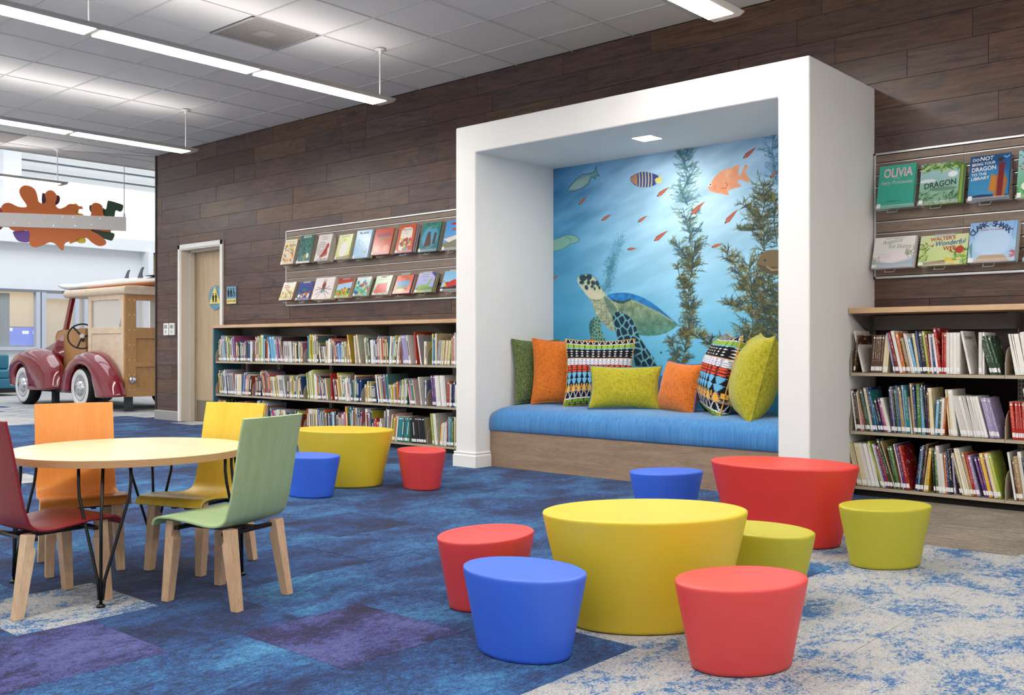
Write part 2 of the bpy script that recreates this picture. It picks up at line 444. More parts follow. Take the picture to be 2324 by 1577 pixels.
struct(build('trim_1', MB().box(-12.062, -12.03, 6.55, 6.6, 0.0, 3.46), M('bronze_trim', '#3b322d', 0.4, 0.5, Metallic=0.5)))
struct(build('baseboard_back', MB().prism([(6.543, 0), (6.56, 0), (6.56, 0.125), (6.55, 0.125), (6.543, 0.11)], 'x', -12.06, -11.47), m_grey))

# ================================================================== ceiling: grid, tiles, diagonal edge to the lobby
CZ = 3.46
def clip_half(poly, a, b, c):
    out = []
    for i in range(len(poly)):
        p, q = poly[i-1], poly[i]; fp, fq = a*p[0]+b*p[1]-c, a*q[0]+b*q[1]-c
        if (fp >= 0) != (fq >= 0):
            t = fp/(fp-fq); out.append((p[0]+(q[0]-p[0])*t, p[1]+(q[1]-p[1])*t))
        if fq >= 0: out.append(q)
    return out
EA, EB, EC = 1.0, -0.515, -12.1-0.515*6.6                          # x - .515 y >= c : room side of the ceiling edge
cp = clip_half([(-16, -2.5), (2.6, -2.5), (2.6, 6.58), (-16, 6.58)], EA, EB, EC)
ceiling = struct(build('ceiling', MB().prism(cp, 'z', CZ+0.022, CZ+0.3), M('ceiling_void', '#d0cecb', 0.8, 0.1)))
GX, GY = 0.6255, 0.611
DIFF = (-7.0, 4.263)
for i in range(-11, 17):
    for j in range(-12, 2):
        x0 = -8.255+GX*i; y0 = 6.124+GY*(j-1)
        if x0 > 2.0 or y0 < 0.6: continue
        pl = [(x0+0.006, y0+0.006), (x0+GX-0.006, y0+0.006), (x0+GX-0.006, min(y0+GY, 6.575)-0.006), (x0+0.006, min(y0+GY, 6.575)-0.006)]
        if pl[2][1]-pl[0][1] < 0.05: continue
        if abs(x0-DIFF[0]) < 0.1 and abs(y0-DIFF[1]) < 0.1: continue
        if abs(x0+12.635) < 0.1 and abs(y0-4.291) < 0.1: continue
        if px((x0+.3, y0+.3, CZ))[0] > 2600: continue
        pl = clip_half(pl, EA, EB, EC+0.03)
        if len(pl) < 3: continue
        build('ceiling_tile', MB().prism(pl, 'z', CZ+0.004, CZ+0.02), m_ceil, ceiling)
for i in range(-11, 17):
    x0 = -8.255+GX*i
    if x0 > 2.0: continue
    y1 = min(6.575, (x0-EC)/0.515); y0 = 0.4
    if y1 > y0: build('grid_bar', MB().box(x0-0.006, x0+0.006, y0, y1, CZ-0.002, CZ+0.012), m_bar, ceiling)
for j in range(-10, 2):
    y0 = 6.124+GY*(j-1); x0 = EC+0.515*y0
    if y0 > 0.4: build('grid_bar', MB().box(x0, 2.3, y0-0.006, y0+0.006, CZ-0.003, CZ+0.011), m_bar, ceiling)
build('edge_trim', MB().hull2([(EC+0.515*y-0.02, y, z_) for y, z_ in ((-2.5, CZ-0.004), (6.58, CZ-0.004), (6.58, CZ+0.3), (-2.5, CZ+0.3))], [(EC+0.515*y+0.012, y, z_) for y, z_ in ((-2.5, CZ-0.004), (6.58, CZ-0.004), (6.58, CZ+0.3), (-2.5, CZ+0.3))]), m_bar, ceiling)
soffit = struct(build('ceiling_lobby_edge', MB().box(-13.3, -11.9, -2.5, 13, CZ+0.06, CZ+0.5), M('soffit_tile_dimmed', '#c9c6c6', 0.9, 0.1)))  # ceiling tile colour darkened here to stand for the dimmer light
for y in (5.2, 5.8, 6.4, 7.0): build('grid_bar', MB().box(-13.3, -11.95, y-0.008, y+0.008, CZ+0.054, CZ+0.062), m_bar, soffit)
build('grid_bar', MB().box(-12.75, -12.734, 3.0, 8.0, CZ+0.054, CZ+0.062), m_bar, soffit)
build('edge_trim', MB().box(-13.33, -13.3, -2.5, 13, CZ+0.045, CZ+0.5), m_bar, soffit)

# perforated air diffuser in the ceiling grid
t = NT('perforated_steel'); vo = t.n('ShaderNodeTexVoronoi'); vo.inputs['Scale'].default_value = 150.0; t.l(t.pos(src='Object'), vo.inputs['Vector'])
m_perf = t.fin(t.ramp(vo.outputs['Distance'], [(0.25, '#6b6562'), (0.42, '#9a948f')]), 0.5, 0.4)
ad = thing('air_diffuser', 'grey perforated square air diffuser set among the ceiling tiles', 'vent', (DIFF[0]+GX/2, DIFF[1]+GY/2, CZ))
h = 0.302
build('perforated_face', MB().box(-h, h, -h, h, -0.002, 0.006), m_perf, ad)
build('frame', MB().box(-h, h, -h, -h+.014, -.006, .004).box(-h, h, h-.014, h, -.006, .004).box(-h, -h+.014, -h, h, -.006, .004).box(h-.014, h, -h, h, -.006, .004), M('diffuser_frame', '#a9a4a0', 0.5), ad)
build('core_plate', MB().box(-0.07, 0.07, -0.07, 0.07, -0.006, -0.001), M('diffuser_core', '#a39d99', 0.6), ad, bevel=0.003)

# second, plain diffuser far to the left
ad2 = thing('air_diffuser', 'grey air diffuser in the ceiling left of the farthest pendant cable', 'vent', (-12.323, 4.597, CZ))
build('perforated_face', MB().box(-h, h, -h, h, -0.004, 0.006), m_perf, ad2)
build('frame', MB().box(-h, h, -h, -h+.014, -.008, .004).box(-h, h, h-.014, h, -.008, .004).box(-h, -h+.014, -h, h, -.008, .004).box(h-.014, h, -h, h, -.008, .004), MATS['diffuser_frame'], ad2)

# ================================================================== pendant light rows (run towards the window side of the room)
m_lens = emit('pendant_lens', '#fffaf2', PENDANT_DOWN)
m_up = emit('pendant_uplight', '#fbf8f6', PENDANT_UP)
m_house = M('pendant_housing', '#b9b3ac', 0.4, 0.5, Metallic=0.25)
def pendant(xc, y_end, y_start, label):
    t = thing('pendant_light', label, 'light', (xc, y_end, 3.02), 0, 'linear pendant lights under the ceiling')
    L = y_end-y_start
    # shallow winged housing: wings slope up from the lens to thin edges
    pr_ = [(-0.09, 0.0), (-0.125, 0.022), (-0.125, 0.026), (-0.04, 0.034), (0.04, 0.034), (0.125, 0.026), (0.125, 0.022), (0.09, 0.0)]
    build('housing', MB().prism(pr_, 'y', -L, 0.0), m_house, t)
    build('end_cap', MB().prism(pr_, 'y', 0.0, 0.05), m_house, t, bevel=0.004)
    y = -0.03
    while y > -L:
        y1 = max(y-1.19, -L)
        build('diffuser', MB().box(-0.086, 0.086, y1, y, -0.004, 0.002), m_lens, t)
        y -= 1.245
    build('uplight', MB().box(-0.03, 0.03, -L, -0.05, 0.0345, 0.037), m_up, t)
    y = -0.05
    while y > -L:
        build('cable', MB().tube([(0.03, y, 0.033), (0.03, y, 0.43)], 0.0065, 6), M('cable_white', '#d9d7d3', 0.5), t)
        build('cable_canopy', MB().lathe([(0.012, 0.395), (0.018, 0.425), (0.048, 0.430), (0.05, 0.438)], 12, (0.03, y, 0)), M('cable_white', '#d9d7d3', 0.5), t, smooth=True)
        y -= 2.49
    return t
pendant(-6.33, 5.50, -1.6, 'long white pendant light row in front of the ceiling diffuser')
pendant(-9.48, 5.53, -1.6, 'second pendant light row back, ending just above the door')
pendant(-12.60, 5.55, -1.6, 'farthest pendant light, hanging beside the orange cut-out shapes')
pendant(-3.08, 5.49, -1.6, 'pendant light above the white niche at the top of the view')
pendant(0.05, 5.49, -1.6, 'pendant light nearest the right-hand bookcase, above the view')

# ================================================================== white niche (box frame standing out from the wall)
NX0, NX1, IX0, IX1, NY, NZ, IZ, MY = -5.507, -2.537, -5.289, -2.742, 5.554, 2.693, 2.472, 6.52
nb = MB().box(NX0, IX0, NY, 6.56, 0, NZ).box(IX1, NX1, NY, 6.56, 0, NZ)
niche = struct(build('wall_niche', MB().box(NX0, IX0, NY, 6.56, 0, IZ), m_niche, bevel=0.012, seg=3))
niche.data = MB().hull2([(x, NY, z_) for x, z_ in ((NX0, 0), (IX0, 0), (IX0, IZ), (IX1, IZ), (IX1, 0), (NX1, 0), (NX1, NZ), (NX0, NZ))], [(x, 6.575, z_) for x, z_ in ((NX0, 0), (IX0, 0), (IX0, IZ), (IX1, IZ), (IX1, 0), (NX1, 0), (NX1, NZ), (NX0, NZ))]).mesh('wall_niche', m_niche)
niche.data.polygons.foreach_set('use_smooth', [True]*len(niche.data.polygons))
def niche_base(x0, x1):
    bp = [(0, 0), (0.016, 0), (0.016, 0.092), (0.009, 0.098), (0.009, 0.108), (0.013, 0.115), (0.006, 0.122), (0, 0.122)]
    m = MB()
    m.hull2([(x0-o, NY-o, z_) for o, z_ in bp], [(x1+o, NY-o, z_) for o, z_ in bp])
    m.hull2([(x0-o, NY-o, z_) for o, z_ in bp], [(x0-o, 6.54, z_) for o, z_ in bp])
    m.hull2([(x1+o, NY-o, z_) for o, z_ in bp], [(x1+o, 5.72 if x1 < -4 else 6.1, z_) for o, z_ in bp])
    return m
build('baseboard', niche_base(NX0, IX0), m_white, niche)
build('baseboard', niche_base(IX1, NX1), m_white, niche)
dl = thing('downlight', 'small square recessed downlight in the ceiling of the white niche', 'light', (-3.984, 5.993, IZ))
build('lens', MB().box(-0.078, 0.078, -0.078, 0.078, -0.004, 0.0), emit('downlight_lens', '#fff4e2', NICHE_LAMP), dl)
build('trim', MB().box(-.092, .092, -.092, -.078, -.006, 0).box(-.092, .092, .078, .092, -.006, 0).box(-.092, -.078, -.078, .078, -.006, 0).box(.078, .092, -.078, .078, -.006, 0), m_white, dl)

# ------------------------------------------------------------------ underwater mural on the niche's back wall
CELL = 0.0042
MW, MH = IX1-IX0, IZ-0.40
mnx, mny = int(MW/CELL), int(MH/CELL)
A = Art(mnx, mny)
def mp(xp, yp):                                    # pixel of the photograph -> cell of the mural
    p = at_y(xp, yp, MY); return ((p.x-IX0)/CELL, (IZ-p.z)/CELL)
def m2(x, y): return mp(1240+x*0.23236, 290+y*0.23236)
def m3(x, y): return mp(1240+x*0.23236, 560+y*0.23236)
# water
yy = A.Y/mny; xx = A.X/mnx
top, mid, low = hx('#8fbde2'), hx('#8fcdee'), hx('#52b6e0')
base = np.where((yy < 0.45)[..., None], top+(mid-top)*(yy/0.45)[..., None], mid+(low-mid)*np.clip((yy-0.45)/0.5, 0, 1)[..., None])
def blob(cx, cy, rx, ry): return np.exp(-(((A.X-cx)/rx)**2+((A.Y-cy)/ry)**2))
c1 = m2(1480, 640); base += (hx('#e6f6ff')-base)*(0.34*blob(c1[0], c1[1], 150, 150))[..., None]
c1 = m2(1850, 760); base += (hx('#d3efff')-base)*(0.22*blob(c1[0], c1[1], 140, 110))[..., None]
c1 = m2(60, 900); base += (hx('#2f86b8')-base)*(0.55*blob(c1[0], c1[1], 110, 220))[..., None]
c1 = m2(80, 480); base += (hx('#4b86bd')-base)*(0.4*blob(c1[0], c1[1], 150, 130))[..., None]
c1 = m3(100, 900); base += (hx('#2b8fc4')-base)*(0.5*blob(c1[0], c1[1], 120, 160))[..., None]
n1 = vnoise((mny, mnx//3+2), 26, 4, 3); n1 = np.repeat(n1, 3, 1)[:, :mnx]
sh = np.clip((A.X*0.35).astype(int), 0, None)
rowsh = (A.Y+A.X*0.28).astype(int) % mny
n1 = n1[rowsh, A.X.astype(int)]
base += ((n1-0.5)*0.30*np.clip(1.15-yy*1.3, 0.05, 1))[..., None]
A.im = np.clip(base, 0, 1)
lr = random.Random(3)
def leafy(pts, spread, n, cols, leaf=(10, 20), w=1.1, alpha=0.95, up=0.5):
    """kelp: branchlets with rows of narrow leaves along a stem"""
    P = [Vector(p) for p in pts]
    A.line([tuple(p) for p in smooth_open(P, 5)], 0.7, cols[0], alpha)
    S = smooth_open(P, 14)
    for k in range(n//6):
        p = S[lr.randrange(len(S))]; sg = lr.choice((-1, 1)); an = -math.pi/2+sg*lr.uniform(0.25, 1.5); L = spread*lr.uniform(0.45, 1.25)
        tip = (p.x+math.cos(an)*L, p.y+math.sin(an)*L*0.9+lr.uniform(-2, 4)); col = lr.choice(cols)
        A.stroke(p.x, p.y, tip[0], tip[1], 0.5, 0.3, cols[0], alpha*0.8)
        for m in range(7):
            f = (m+1)/7; q = (p.x+(tip[0]-p.x)*f, p.y+(tip[1]-p.y)*f); l = lr.uniform(*leaf)*0.42
            b = an+lr.choice((-1, 1))*lr.uniform(0.3, 0.95); cc = col if lr.random() < 0.5 else lr.choice(cols)
            A.stroke(q[0], q[1], q[0]+math.cos(b)*l, q[1]+math.sin(b)*l, w*0.62, 0.2, cc, alpha*lr.uniform(0.6, 1))
OL = ['#2f3c33', '#4c5338', '#6f6a3c', '#39484a', '#8a8048', '#2a3c48']
TL = ['#2f5a70', '#3d6f86', '#55808a', '#2b5068', '#7f9a86', '#6c927e']
# faint plume on the left, clump at the top right
for a, b in (((740, 1060), (690, 1180)), ((690, 1180), (640, 1330)), ((640, 1330), (610, 1420))):
    pa, pb = m2(*a), m2(*b)
    for k in range(130):
        t_ = lr.random(); x = pa[0]+(pb[0]-pa[0])*t_+lr.gauss(0, 7); y = pa[1]+(pb[1]-pa[1])*t_+lr.gauss(0, 5)
        A.stroke(x-2, y-2, x+lr.uniform(-4, 4), y+lr.uniform(-4, 4), 0.8, 0.3, '#3f7f9c', 0.28)
pa, pb = m3(640, 100), m3(590, 440)
for k in range(420):
    t_ = lr.random(); x = pa[0]+(pb[0]-pa[0])*t_+lr.gauss(0, 7); y = pa[1]+(pb[1]-pa[1])*t_+lr.gauss(0, 6)
    A.stroke(x, y, x+lr.uniform(-5, 5), y+lr.uniform(-5, 5), 0.8, 0.3, '#3a6f86', 0.32)
leafy([m2(2230, 40), m2(2200, 200), m2(2230, 380), m2(2250, 560)], 30, 340, TL[:4], (8, 16), 1.0, 0.6)
# tall kelp in the middle: bluish above, olive below
leafy([m2(1380, 180), m2(1350, 330), m2(1400, 470)], 24, 330, TL, (9, 17), 1.1, 0.8)
leafy([m2(1400, 470), m2(1330, 640), m2(1380, 760)], 26, 330, TL, (9, 17), 1.1, 0.85)
leafy([m2(1330, 780), m2(1360, 900), m2(1390, 1000)], 20, 170, TL+OL, (9, 16), 1.1, 0.9)
leafy([m2(1440, 800), m2(1460, 850)], 12, 60, TL, (9, 15), 1.1, 0.8)
leafy([m2(1480, 980), m2(1400, 1040), m2(1390, 1120)], 16, 130, TL+OL, (10, 18), 1.2, 0.9)
leafy([m2(1240, 1120), m2(1320, 1200), m2(1390, 1300)], 18, 200, OL+TL, (10, 20), 1.2, 0.92)
leafy([m2(1450, 1100), m2(1430, 1250), m2(1390, 1400)], 22, 260, OL+TL, (10, 20), 1.2, 0.95)
leafy([m3(1280, 180), m3(1310, 330), m3(1380, 400)], 12, 130, OL, (12, 22), 1.3, 0.95)
leafy([m3(1440, 20), m3(1420, 220), m3(1385, 400), m3(1390, 620)], 20, 420, OL+OL[:3], (12, 24), 1.3, 0.97)
leafy([m3(1390, 560), m3(1400, 720), m3(1370, 900)], 22, 300, OL, (12, 24), 1.3, 0.97)
leafy([m3(1370, 840), m3(1350, 1000), m3(1300, 1200)], 22, 260, OL, (14, 26), 1.4, 0.97)
leafy([m3(1220, 900), m3(1260, 1060), m3(1300, 1230)], 18, 150, OL, (12, 24), 1.3, 0.95)
leafy([m3(1400, 850), m3(1520, 900), m3(1620, 960), m3(1660, 1010)], 22, 190, OL+['#9a9250'], (16, 30), 1.6, 0.95)
# right-hand kelp
leafy([m2(2110, 560), m2(2130, 700), m2(2100, 860)], 26, 240, OL, (14, 24), 1.3, 0.95)
leafy([m2(1900, 740), m2(1990, 800), m2(2080, 900)], 14, 120, OL, (12, 22), 1.2, 0.95)
leafy([m2(2100, 860), m2(2120, 1020), m2(2125, 1200)], 34, 330, OL, (14, 26), 1.3, 0.95)
leafy([m2(1890, 1000), m2(2000, 1000), m2(2100, 980)], 14, 120, OL, (12, 22), 1.3, 0.95)
leafy([m2(2240, 700), m2(2220, 900), m2(2250, 1150)], 20, 150, OL, (14, 24), 1.3, 0.95)
leafy([m3(1740, 40), m3(1840, 180), m3(1930, 340), m3(2000, 480)], 22, 260, OL+['#9a8a48'], (14, 28), 1.4, 0.97)
leafy([m3(1980, 180), m3(2000, 420), m3(2010, 700), m3(2000, 1000)], 36, 620, OL+['#8c7f42'], (16, 30), 1.4, 0.97)
leafy([m3(1770, 560), m3(1880, 590), m3(1990, 640)], 16, 190, OL, (14, 26), 1.4, 0.97)
leafy([m3(2180, 260), m3(2140, 520), m3(2150, 800), m3(2160, 1100)], 34, 620, OL+['#7d7040'], (16, 30), 1.4, 0.97)
leafy([m3(2260, 400), m3(2260, 700), m3(2250, 1000)], 30, 420, OL, (16, 30), 1.4, 0.97)
leafy([m3(2350, 300), m3(2360, 700), m3(2340, 1000)], 40, 400, OL, (16, 30), 1.4, 0.97)
leafy([m3(1900, 800), m3(1960, 900), m3(2040, 980)], 14, 90, OL+['#9a9250'], (18, 34), 1.8, 0.95)
# turtle: far flipper, body, carapace, neck and head, near flipper
def sm(pts, n=4): return [tuple(v)[:2] for v in smooth_closed([Vector((p[0], p[1], 0)) for p in pts], n)]
def T3(l): return sm([m3(*p) for p in l])
ff = T3([(480, 680), (430, 720), (415, 780), (430, 860), (440, 950), (480, 1010), (560, 1010), (575, 920), (545, 830), (530, 760), (545, 700)])
A.poly(ff, '#7fae8f'); w, al = A.mask(ff); A.cells(w, al*0.85, 7, '#2c5a63', '#86b79a', 4, 0.30)
A.poly(T3([(430, 720), (415, 780), (430, 860), (450, 840), (450, 770), (470, 700)]), '#2f5560', 0.6)
pl = T3([(600, 500), (650, 525), (740, 545), (820, 515), (880, 530), (980, 580), (1100, 640), (1230, 720), (1278, 755), (1200, 820), (1100, 855), (980, 865), (880, 850), (760, 810), (680, 760), (600, 700)])
A.poly(pl, '#7fa58e'); w, al = A.mask(pl)
nn = vnoise(A.X[w].shape, 9, 3, 9)[..., None]; yy_ = ((A.Y[w]-A.Y[w].min())/np.ptp(A.Y[w]))[..., None]
col = hx('#b9b58a')*(1-yy_)+hx('#3f7f78')*yy_; col = np.clip(col*(0.6+0.75*nn), 0, 1)
A.im[w] = A.im[w]*(1-al[..., None]*0.9)+col*al[..., None]*0.9
A.cells(w, al*0.25, 16, '#5f8a70', '#3b5d5a', 6, 0.10)
ca = T3([(590, 480), (640, 455), (760, 445), (880, 470), (990, 520), (1090, 590), (1180, 665), (1280, 755), (1230, 725), (1100, 645), (980, 590), (880, 540), (820, 520), (740, 545), (650, 525)])
A.poly(ca, '#2f7fc0'); w, al = A.mask(ca); nn = vnoise(A.X[w].shape, 8, 3, 5)[..., None]
A.im[w] = A.im[w]*(1-al[..., None])+np.clip(hx('#2f80c4')*(0.78+0.45*nn), 0, 1)*al[..., None]
A.line([m3(*p) for p in ((650, 525), (740, 545), (820, 518), (880, 535), (980, 585), (1100, 642), (1230, 722))], 1.5, '#a9b08a', 0.8)
A.line([m3(*p) for p in ((655, 520), (700, 535), (745, 540), (815, 512))], 2.4, '#2a4650', 0.75)
nk = T3([(330, 370), (400, 470), (450, 560), (480, 650), (540, 720), (600, 790), (680, 820), (670, 700), (700, 620), (660, 545), (590, 480), (540, 400), (480, 330), (400, 330)])
A.poly(nk, '#a8b79a'); w, al = A.mask(nk); nn = vnoise(A.X[w].shape, 6, 3, 2)[..., None]
A.im[w] = A.im[w]*(1-al[..., None])+np.clip(hx('#a9b698')*(0.55+0.85*nn), 0, 1)*al[..., None]
A.cells(w, al*0.35, 6, '#c9c3a4', '#5c7a70', 8, 0.22)
A.poly(T3([(560, 480), (640, 540), (690, 620), (670, 720), (600, 600)]), '#3f6a66', 0.55)
hd = T3([(300, 320), (330, 275), (380, 262), (440, 268), (490, 320), (540, 400), (570, 470), (510, 510), (430, 500), (370, 440), (325, 380)])
A.poly(hd, '#cfd6b6')
A.poly(T3([(370, 440), (430, 500), (510, 510), (540, 470), (470, 440), (400, 400)]), '#dcd9c0', 0.9)
DK = '#22414e'
for cx, cy, rx, ry, ro in ((355, 300, 34, 28, 0.3), (415, 292, 28, 26, 0), (345, 350, 26, 18, 0.2), (455, 350, 22, 18, 0.6), (410, 345, 16, 20, 0), (495, 355, 15, 26, -0.6), (390, 395, 15, 22, -0.6), (445, 385, 15, 12, 0.2), (470, 405, 9, 14, 0), (515, 395, 10, 16, -0.5)):
    p = m3(cx, cy); A.ell(p[0], p[1], rx*0.262*1.0, ry*0.24, DK, ro, 0.93, 1.5)
A.line([m3(*p) for p in ((305, 330), (330, 370), (380, 355))], 0.8, '#d7e2cf', 0.9)
A.line([m3(*p) for p in ((330, 280), (380, 262), (440, 268), (500, 330), (560, 440))], 1.0, '#3f86b0', 0.7)
nf = T3([(650, 660), (700, 630), (760, 650), (820, 690), (870, 770), (900, 860), (940, 930), (1000, 1020), (1060, 1110), (1072, 1210), (900, 1200), (860, 1120), (835, 1000), (760, 950), (700, 900), (670, 820), (650, 740)])
A.poly(nf, '#5f9fb0'); w, al = A.mask(nf); A.cells(w, al, 13, '#1d3a49', '#79b7c4', 13, 0.17, 0.9, 1.25)
A.poly(T3([(840, 1010), (870, 1130), (910, 1200), (960, 1200), (900, 1100), (860, 1000)]), '#17303f', 0.45)
p = m3(1118, 1028); A.ell(p[0], p[1], 2, 2, '#2b4a58')
# fishes
g = [m2(*p) for p in ((205, 620), (225, 575), (280, 510), (350, 455), (440, 445), (470, 430), (485, 375), (490, 430), (515, 470), (470, 470), (480, 500), (440, 480), (410, 550), (350, 590), (280, 615))]
A.poly(g, '#7fa6ac', 0.95); A.line(g+[g[0]], 0.9, '#3f6f78', 0.8)
A.poly([m2(*p) for p in ((215, 605), (290, 520), (420, 465), (400, 530), (330, 590))], '#b7cfc6', 0.5)
g = [m2(*p) for p in ((815, 500), (850, 460), (920, 432), (1000, 435), (1085, 465), (1090, 490), (1060, 530), (1070, 550), (1000, 578), (920, 578), (860, 560))]
A.poly(sm(g), '#3b4f96'); w, al = A.mask(sm(g))
pc = m2(960, 505); ph = np.sin((A.X[w]-pc[0])*0.92+0.06*(A.Y[w]-pc[1])**2*0.1); yl = np.clip(ph*1.4-0.1, 0, 1)*al*(A.X[w] > m2(875, 0)[0])*(A.X[w] < m2(1045, 0)[0])
A.put(w, yl, '#e2d39a')
A.poly([m2(*p) for p in ((815, 500), (850, 462), (885, 455), (880, 520), (890, 560), (850, 545))], '#c98f5c', 0.85)
A.poly(sm([m2(*p) for p in ((1055, 508), (1090, 482), (1120, 480), (1118, 535), (1090, 540))]), '#dfd87f')
g = sm([m2(*p) for p in ((1578, 595), (1605, 530), (1660, 460), (1740, 405), (1800, 392), (1880, 358), (1872, 430), (1890, 470), (1930, 370), (1962, 372), (1945, 440), (1982, 505), (1965, 532), (1890, 505), (1862, 530), (1900, 570), (1830, 590), (1770, 615), (1776, 655), (1700, 642), (1630, 628))], 5)
A.poly(g, '#dd9a7a'); w, al = A.mask(g); nn = vnoise(A.X[w].shape, 14, 3, 21)
A.put(w, al*np.clip((nn-0.45)*1.6, 0, 0.6), '#eab59a')
A.line([m2(*p) for p in ((1700, 590), (1750, 590), (1765, 555), (1745, 535))], 0.8, '#c4683f', 0.9); A.line([m2(*p) for p in ((1650, 560), (1635, 600))], 0.7, '#c4683f', 0.8)
p = m2(1598, 553); A.ell(p[0], p[1], 3.2, 3, '#f6efe6'); A.ell(p[0], p[1], 1.6, 1.6, '#3b2a22')
g = sm([m2(*p) for p in ((60, 1100), (120, 1075), (190, 1047), (270, 1050), (320, 1090), (290, 1120), (220, 1140), (150, 1185), (60, 1195))])
A.poly(g, '#8fc0ae', 0.9); A.line(g, 0.8, '#3f8a86', 0.7); A.line([m2(*p) for p in ((180, 1060), (240, 1090), (230, 1130))], 0.8, '#4f9a8c', 0.7)
g = sm([m2(*p) for p in ((2050, 1310), (2080, 1250), (2150, 1195), (2260, 1190), (2330, 1220), (2330, 1400), (2260, 1430), (2160, 1420), (2090, 1380))])
A.poly(g, '#7a6a50'); A.poly(sm([m2(*p) for p in ((2060, 1330), (2150, 1350), (2330, 1360), (2330, 1400), (2260, 1430), (2160, 1420), (2090, 1380))]), '#55503f', 0.8)
A.line([m2(*p) for p in ((2150, 1355), (2200, 1385), (2270, 1380))], 1.6, '#b09a70', 0.8); p = m2(2130, 1290); A.ell(p[0], p[1], 2, 2, '#2f3a3a')
for a, b in (((315, 750), (400, 665)), ((535, 905), (635, 840)), ((890, 920), (985, 855)), ((1075, 670), (1200, 575)), ((1045, 1105), (1185, 1000)), ((790, 1185), (880, 1175)), ((1405, 850), (1545, 715)), ((1735, 935), (1870, 790)), ((1610, 1165), (1725, 1125)), ((1915, 300), (2050, 185)), ((2180, 490), (2260, 410)), ((60, 1480), (115, 1437))):
    pa, pb = Vector(m2(*a)), Vector(m2(*b)); d = pb-pa; n_ = Vector((-d.y, d.x)).normalized(); W = d.length*0.11+0.6
    A.poly([tuple(pa), tuple(pa+d*0.25+n_*W), tuple(pa+d*0.6+n_*W*0.7), tuple(pb), tuple(pa+d*0.6-n_*W*0.7), tuple(pa+d*0.25-n_*W)], '#a8574a', 0.95)
    A.stroke(*(pa+d*0.1), *(pa+d*0.7), W*0.35, 0.5, '#d98a62', 0.6); A.stroke(*(pb-d*0.15), *(pb+d*0.1+n_*W), 0.7, 0.2, '#7f98ac', 0.6)
    A.ell(pa.x+d.x*0.08, pa.y+d.y*0.08, 1.3, 1.3, '#2a2420')
mural = link('mural', art_mesh('mural', A, MW-0.002, MH, printed('mural_print', 0.65, 0.0, 0.2)), None, (IX0+0.001, MY, 0.40))
tag(mural, 'printed underwater mural with sea turtle, fish and kelp on the niche back wall', 'mural')

# ------------------------------------------------------------------ bench
bench = thing('bench', 'built-in bench with wooden front and long blue cushion inside the white niche', 'bench', (IX0, 5.72, 0))
m_bench = light_wood('bench_oak', '#8d7561', '#a98f76', (0.9, 1, 9), 0.5, 'Object', 0, 0.18)
build('plinth', MB().box(0.001, MW-0.001, 0.0, 0.78, 0.0, 0.283), m_bench, bench, bevel=0.002)
t = NT('blue_upholstery'); g1 = t.noise(t.pos((260, 40, 3), src='Object'), 1.0, 3, 0.6); g2 = t.noise(t.pos(src='Object'), 3.5, 3)
c = t.mix(t.ramp(g1, [(0.3, '#2f6fae'), (0.7, '#5a9cd2')]), t.ramp(g2, [(0.3, '#d9e2ee'), (0.7, '#ffffff')]), 0.8, 'MULTIPLY'); t.bump(g1, 0.08, 0.002)
m_uph = t.fin(c, 0.75, 0.25, Sheen_Weight=0.3)
prof = [(0.0, 0.285), (-0.012, 0.30), (-0.016, 0.34), (-0.012, 0.39), (0.0, 0.425), (0.025, 0.452), (0.07, 0.471), (0.16, 0.482), (0.30, 0.487), (0.5, 0.488), (0.70, 0.486), (0.785, 0.480), (0.79, 0.285)]
rings = []
for k in range(41):
    u = k/40; x = 0.004+u*(MW-0.008); e = min(u, 1-u)*MW
    sq = 1-0.10*math.exp(-e/0.05); dn = 0.006*math.sin(u*23)*math.sin(u*9)
    rings.append([(x, (y if y > 0.05 else y*sq+0.0), 0.285+(z_-0.285)*(1-0.16*math.exp(-e/0.045))+(dn*0.6 if z_ > 0.46 else 0)) for y, z_ in prof])
build('cushion', MB().loft(rings, True, True), m_uph, bench, smooth=True)

